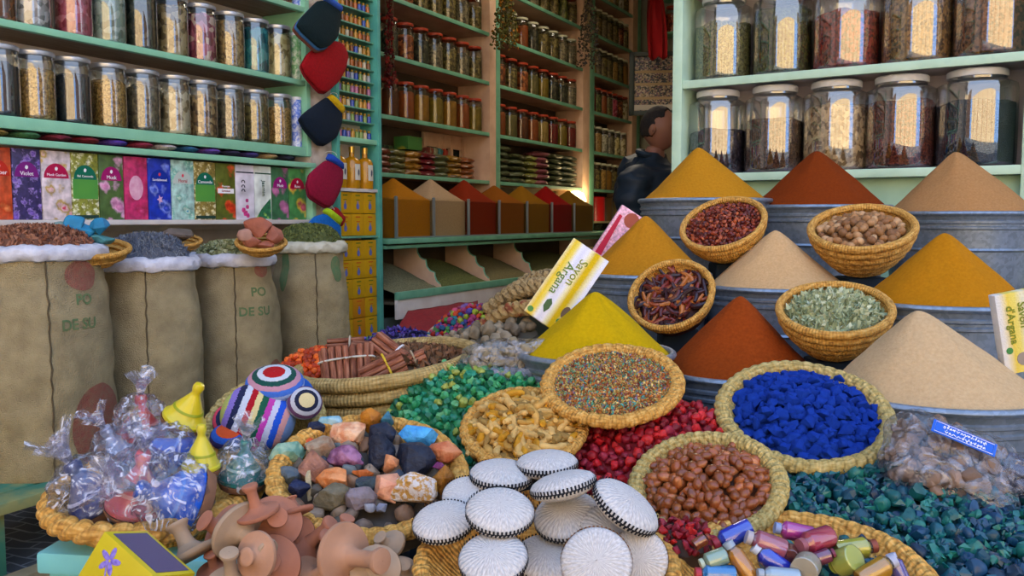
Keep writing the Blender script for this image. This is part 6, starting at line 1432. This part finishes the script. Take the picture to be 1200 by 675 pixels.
# colourful pot-pourri in a pale basket, pods, purple heap
M, R = seat(552, 384, 110, 36, 2.75, 16)
coil_basket(M, R, 'small pale woven basket of colourful dried balls near the counter', depth=.09, coils=4, sm=strawmat('white_straw', '#b8a080', '#cdb898', '#94805e', 140), base=.8)
mul = objramp('dried_ball', ['#1c6c7c', '#8c2c5c', '#b84018', '#3c7c3c', '#4c3c8c', '#b0405c', '#1c4c78', '#8c9c2c', '#a02018', '#2c5c50', '#7c5c9c'], .7)
pile(M @ T(-.005, .02, .0), R*.92, .045, .0215, protos_c('dried_ball', 2, lambda i: blob(i, .0105, .0105, .0105, 1, .15, 2), [('teal', '#1c6c7c'), ('magenta', '#8c2c5c'), ('orange', '#b84018'), ('green', '#3c7c3c'), ('violet', '#4c3c8c'), ('pink', '#b0405c'), ('navy', '#1c4c78'), ('lime', '#8c9c2c'), ('red', '#a02018'), ('plum', '#6c4c8c')]), 'dried_ball', 'dyed dried ball in the pale basket near the counter', 'dyed dried balls', 'dried ball', 16, 200, layers=2, under=(mat('mul_under', '#34404c', .8), 'lower layer of dyed dried balls'))
pod = objramp('grey_pod', ['#7c6c54', '#6c5c48', '#8c7c64', '#5c5040'], .8, bump=(60, .6))
Mp = T(at(568, 398, 2.45)) @ RX(.2) @ RY(-.22)
pile(Mp, .155, .03, .036, protos('grey_pod', 4, lambda i: blob(i+9, .020, .017, .014, 2, .15, 2), pod), 'grey_pod', 'wrinkled grey brown pod in front of the dyed balls', 'grey brown pods', 'pod', 17, 120, layers=1, ey=.6, under=(mat('pod_under', '#4c4436', .8), 'lower layer of grey brown pods'))
SUP.append((Mp.translation.x, Mp.translation.y, Mp.translation.z-.04, .12))
pur = objramp('violet_flower', ['#2c2460', '#3c2c7c', '#241c4c', '#4c3c90', '#1c1c48', '#54508c'], .8)
Mq = T(at(470, 402, 2.5)) @ RX(.15)
pile(Mq, .12, .035, .0155, protos('violet_flower', 4, lambda i: rockbm(i+300, .009, .008, .007, 8, 0), pur, False), 'violet_flower', 'dark violet flower head in its heap', 'violet flower heads', 'dried flower', 18, 260, layers=2, ey=.55, zj=1, under=(mat('pur_under', '#1c1840', .9), 'lower layer of violet flower heads'))
SUP.append((Mq.translation.x, Mq.translation.y, Mq.translation.z-.03, .09))
# plaited straw bundles leaning behind the yellow pan
def plait(px0, py0, px1, py1, Y0, Y1, r, label, mm):
    a, b_ = at(px0, py0, Y0), at(px1, py1, Y1); root = MB(); n = 60; d = b_-a
    up = Vector((0, 0, 1)); s1_ = d.cross(up).normalized(); s2_ = s1_.cross(d.normalized())
    for st in range(3):
        P = []
        for i in range(n+1):
            t = i/n; ph = t*22+st*2*pi/3; P.append(a+d*t+s1_*r*.9*sin(ph)+s2_*r*.55*sin(2*ph)+Vector((0, 0, .03*sin(t*pi))))
        root.tube(P, [r*.62*(1+.12*sin(i*2.1)) for i in range(n+1)], 8)
    o = root.build('plaited_straw', mm); tag(o, label, 'straw plait')
pls = mat('plait_straw', '#8c7450', .85, cols=['#5c4a34', '#a48c60', '#7c6440'], scale=60, bump=(90, .8))
plait(573, 366, 655, 336, 2.75, 2.55, .026, 'thick straw plait running up towards the soap carton', pls)
plait(592, 350, 668, 326, 2.85, 2.7, .024, 'upper straw plait against the counter board', pls)
plait(560, 390, 645, 362, 2.6, 2.4, .022, 'lower straw plait with reddish flecks beside the yellow pan', mat('plait_straw2', '#94744a', .85, cols=['#7c3c24', '#a88c58', '#8c6c40'], scale=40, bump=(90, .8)))
# red rug with fringe in front of the counter
rg = thing('red_rug', 'folded red rug with a pale fringe hanging below the counter board', 'rug', None)
A = [at(462, 392, 3.1), at(478, 364, 3.5), at(560, 352, 3.7), at(545, 390, 3.1)]
def quad(A, N, K, th, wob):
    vs = []; fs = []
    for i in range(N+1):
        for j in range(K+1):
            u_, v_ = i/N, j/K; p = A[0].lerp(A[3], u_).lerp(A[1].lerp(A[2], u_), v_); vs.append((p.x, p.y, p.z+wob*noise.noise(Vector((u_*5, v_*3, 2)))))
    for i in range(N):
        for j in range(K): fs.append((i*(K+1)+j, (i+1)*(K+1)+j, (i+1)*(K+1)+j+1, i*(K+1)+j+1))
    return vs, fs
vs, fs = quad(A, 24, 12, .01, .008); o = MB().add(vs, fs).build('rug_cloth', mat('red_wool', '#84141a', .95, '#701016', 60, bump=(160, .6)), rg); o.modifiers.new('s', 'SOLIDIFY').thickness = .012
b = MB(); rd = random.Random(5)
for i in range(46):
    p = A[0].lerp(A[3], i/45*.6); b.tube([p, p+Vector((rd.uniform(-.01, .01), -.01, -.03)), p+Vector((rd.uniform(-.02, .02), -.012, -rd.uniform(.05, .075)))], .0028, 4)
b.build('fringe', mat('fringe_wool', '#7c8c94', .9), rg)
SUP.append((A[0].x*.5+A[2].x*.5, 3.35, .6, .16))
# ---------------------------------------------------------------- cartons among the goods
def carton(name, px, py, Y, L_, W_, D_, ang, label, m, yaw=0, lean=0):
    """long side along local x, face towards -y; ang = direction of +x in the picture"""
    k = Y/F; root = thing(name, label, 'box', T(at(px, py, Y)) @ RZ(yaw) @ RX(lean) @ RY(-R_(ang)))
    MB().bbox(-L_/2*k, L_/2*k, 0, D_*k, -W_/2*k, W_/2*k, .001).build('carton', m, root); return root, k
soapm = stripes('soap_print', ['#d8d8e4', '#d8c890', '#d8b828', '#dcc860', '#dcdce4', '#ccccde', '#dcdce8', '#dcd4a0', '#c8a80c', '#c8a80c', '#d8d0a0', '#d8d8e4'], 2, -27.5*2.02/F, 27.5*2.02/F, soft=True)
r, k = carton('soap_carton', 664, 335, 2.02, 104, 50, 20, 235.5, 'white and yellow soap carton reading Savon Argane, leaning behind the yellow cone', soapm, lean=-.15)
# +x runs down-left, +z (up of the letters) to the lower right
yg = mat('soap_ink', '#74801c', .4); dgm = mat('soap_green', '#2c5430', .4)
text('lettering', 'Savon', 15*k, yg, r, T(-19*k, -.001, 1*k), bold=.0001); text('lettering', 'Argana', 15*k, mat('soap_ink2', '#4c7424', .4), r, T(-4*k, -.001, -10*k), bold=.0001)
MB().prism([(x*k, z*k) for x, z in ((22, -6), (26, -10), (34, -10), (41, -5), (34, -2), (27, -2))], -.001, .0005).build('leaf_print', dgm, r)
for x, z in ((46, -20), (40, 16)): MB().prism([((x+3.6*cos(a*pi/6))*k, (z+3.6*sin(a*pi/6))*k) for a in range(12)], -.001, .0005).build('round_mark', mat('round_green', '#3c7c3c', .4), r)
MB().prism([((27+8*cos(a*pi/6))*k, (17+5*sin(a*pi/6))*k) for a in range(12)], -.001, .0005).build('nut_print', mat('nut_print', '#5c4838', .5), r)
soapm2 = stripes('soap_print2', ['#d0d0d8', '#d4d0c8', '#d8c050', '#d8c868', '#d4d0b8', '#d4c050', '#c8a80c'], 2, -30*1.75/F, 30*1.75/F, soft=True)
r, k = carton('soap_carton', 1199, 387, 1.66, 96, 58, 14, 282, 'yellow and white soap carton cut off by the right edge', soapm2)
r.matrix_world = T(at(1199, 387, 1.66)) @ RY(-R_(279)) @ RX(pi)
# mirrored print would read wrong, so the writing gets its own turned frame
r.matrix_world = T(at(1201, 388, 1.66)) @ RY(-R_(-79))
text('lettering', 'Savon', 13*k, yg, r, T(-20*k, -.001, 0*k), bold=.0003); text('lettering', 'd\'Argana', 13*k, yg, r, T(-10*k, -.001, -14*k), bold=.0003)
MB().prism([((20+4*cos(a*pi/6))*k, (-21+4*sin(a*pi/6))*k) for a in range(12)], -.001, .0005).build('round_mark', MATS['round_green'], r)
MB().prism([((32+8*cos(a*pi/6))*k, (-6+8*sin(a*pi/6))*k) for a in range(12)], -.001, .0005).build('coin_print', mat('coin_print', '#8c8074', .5), r)
pinkm = flower('print_pinkbox', '#d8a8c0', ['#c83060', '#d8c0cc', '#d890b0', '#b02048'], 70)
r, k = carton('pink_carton', 724, 276, 2.72, 66, 30, 12, 57, 'pink and white patterned carton sticking up behind the brown ochre cone', pinkm)
MB().prism([((23+9*cos(a*pi/8))*k, (-4+9*sin(a*pi/8))*k) for a in range(16)], -.001, .0005).build('round_print', mat('round_pink', '#9c4c3c', .5), r)
MB().prism([(x*k, z*k) for x, z in ((-30, 4), (22, 8), (22, 12), (-30, 12))], -.001, .0005).build('red_stripe', mat('pink_red', '#b81840', .5), r)
SUP.append((.33, 2.78, .93, .05))
# yellow carton and turquoise crate at the lower left
ycm = mat('yellow_print', '#c4b018', .45, '#b8a414', 8); k = 1.15/F
c = at(162, 672, 1.13); r = thing('yellow_box', 'bright yellow carton with a violet flower print at the lower left', 'box', T(c) @ RZ(-.5) @ RY(.42) @ RX(-.35))
MB().bbox(-.052, .052, -.04, .04, -.05, .032, .0015).build('carton', ycm, r)
fl = MB()
for q in range(5): fl.bm(sphere_bm(.009, .0008, .0042, 2), 0, T(-.02+.010*cos(q*1.257+.4), -.0403, .008+.010*sin(q*1.257+.4)) @ RY(-(q*1.257+.4)))
fl.tube([(-.02, -.0405, .0), (-.012, -.0405, -.014), (-.002, -.0405, -.024)], .0011, 5); fl.bm(sphere_bm(.006, .0008, .0025, 2), 0, T(-.004, -.0403, -.008) @ RY(-.6))
fl.build('flower_print', mat('violet_print', '#6c58b0', .5, '#8c7cc8', 200), r)
for i in range(3): MB().prism([(.005+.0, .0-.007*i), (.036, .0-.007*i), (.036, .003-.007*i), (.005, .003-.007*i)], -.041, -.0395).build('printed_line', mat('orange_line', '#b8701c', .5), r)
b = MB()
for i in range(4): b.box(.0515, .0528, -.02+.008*i, -.017+.008*i, -.012, .016)
b.build('small_print', dark_ink, r)
MB().box(-.045, .045, -.03, .032, .032, .0328).build('dark_lid_panel', mat('violet_lid', '#4c4468', .5), r)
SUP.append((c.x, c.y, c.z-.06, .06))
tq = mat('turquoise_plastic', '#7cc4c4', .4, '#70b8ba', 6)
cz = at(120, 627, 1.42).z; r = thing('turquoise_crate', 'pale turquoise crate standing under the tagine basket', 'crate', T(at(160, 627, 1.42).x, 1.46, 0) @ RZ(-.12))
MB().bbox(-.10, .22, -.12, .12, 0, cz-.01, .006).build('crate_body', tq, r); MB().bbox(-.112, .232, -.132, .132, cz-.035, cz, .006).build('crate_rim', tq, r)
# ---------------------------------------------------------------- stones on the sacks
def small(px, py, w_, h_, Y, rocks, label, bl_, nm, sm=None):
    M, R = seat(px, py, w_, h_, Y); coil_basket(M, R, label, depth=R*.4, coils=3, sm=sm, sup=False, group='little baskets on the sacks')
    for i, (x, y, ww, hh, c, lb) in enumerate(rocks):
        cc = at(x, y, Y-.02+.004*i); k = Y/F/2*1.1
        o = MB().bm(rockbm(i+50+px, ww*k, ww*k*.7, hh*k, 14, .14)).build(nm, mat('%s_%s' % (nm, c[1:]), c, .6, tuple(v*.75 for v in lin(c)), 25, bump=(60, .5)), flat_angle=25); o.matrix_world = T(cc); tag(o, lb, 'stone', bl_)
small(107, 291, 88, 22, 3.02, [(72, 268, 28, 20, '#7c9c98', 'greyish blue stone at the left of the small basket'), (86, 263, 34, 28, '#2c88b4', 'big bright turquoise stone at the back of the small basket'), (95, 270, 36, 26, '#2f90bc', 'front bright turquoise stone on the sacks'), (117, 265, 24, 20, '#2a80ac', 'turquoise stone at the right of the small basket'), (88, 279, 24, 14, '#5c8c8c', 'grey green stone below the turquoise ones'), (118, 281, 36, 14, '#4c8c90', 'flat dusky teal stone in the small basket')], 'small shallow basket of turquoise stones between the first two sacks', 'turquoise stones', 'turquoise_stone')
small(306, 284, 60, 20, 3.5, [(288, 277, 24, 20, '#b08474', 'pale salt lump at the left'), (302, 267, 34, 28, '#a8614c', 'big salmon salt rock on top'), (320, 275, 24, 24, '#a0604e', 'salmon salt rock at the right'), (296, 283, 28, 16, '#b07060', 'front left salmon salt rock'), (313, 287, 26, 12, '#a86858', 'small salmon salt rock at the front')], 'shallow basket of salmon pink salt rocks on the sacks', 'salt rocks', 'salt_rock')
small(208, 282, 56, 14, 3.45, [(206, 276, 50, 18, '#6c6058', 'brown grey loaf shaped lump in the little straw basket')], 'little straw basket with a brown grey lump on the sacks', 'lump', 'brown_lump')
# ---------------------------------------------------------------- the stand under everything
st = thing('display_stand', 'stepped stand of dark cloth covered crates under the tubs and baskets', 'stand', T(.3, 1.9, 0))
clothm = mat('dark_blue_cloth', '#1c2a38', .9, '#16222e', 6, bump=(8, .6))
for (x, y, z, h_) in SUP:
    if z < .08: continue
    o = MB().bbox(-h_, h_, -h_, h_, 0, z-.002, .01).build('covered_crate', clothm, st); o.matrix_world = T(x, y, 0)
fx = MB().bbox(-.62, .62, -.62, .62, .01, .07, .008).tube([(0, 0, .07), (0, 0, .12)], .02, 8).build('ceiling_lamp', mat('fill_housing_white', '#d8d6d0', .5)); fx.matrix_world = T(.9, 6.6, 3.76) @ Euler((R_(-18), R_(-20), 0)).to_matrix().to_4x4()  # out-of-view housing, added to go with the interior fill light
tag(fx, 'square white housing added over the unseen interior fill light', 'lamp')
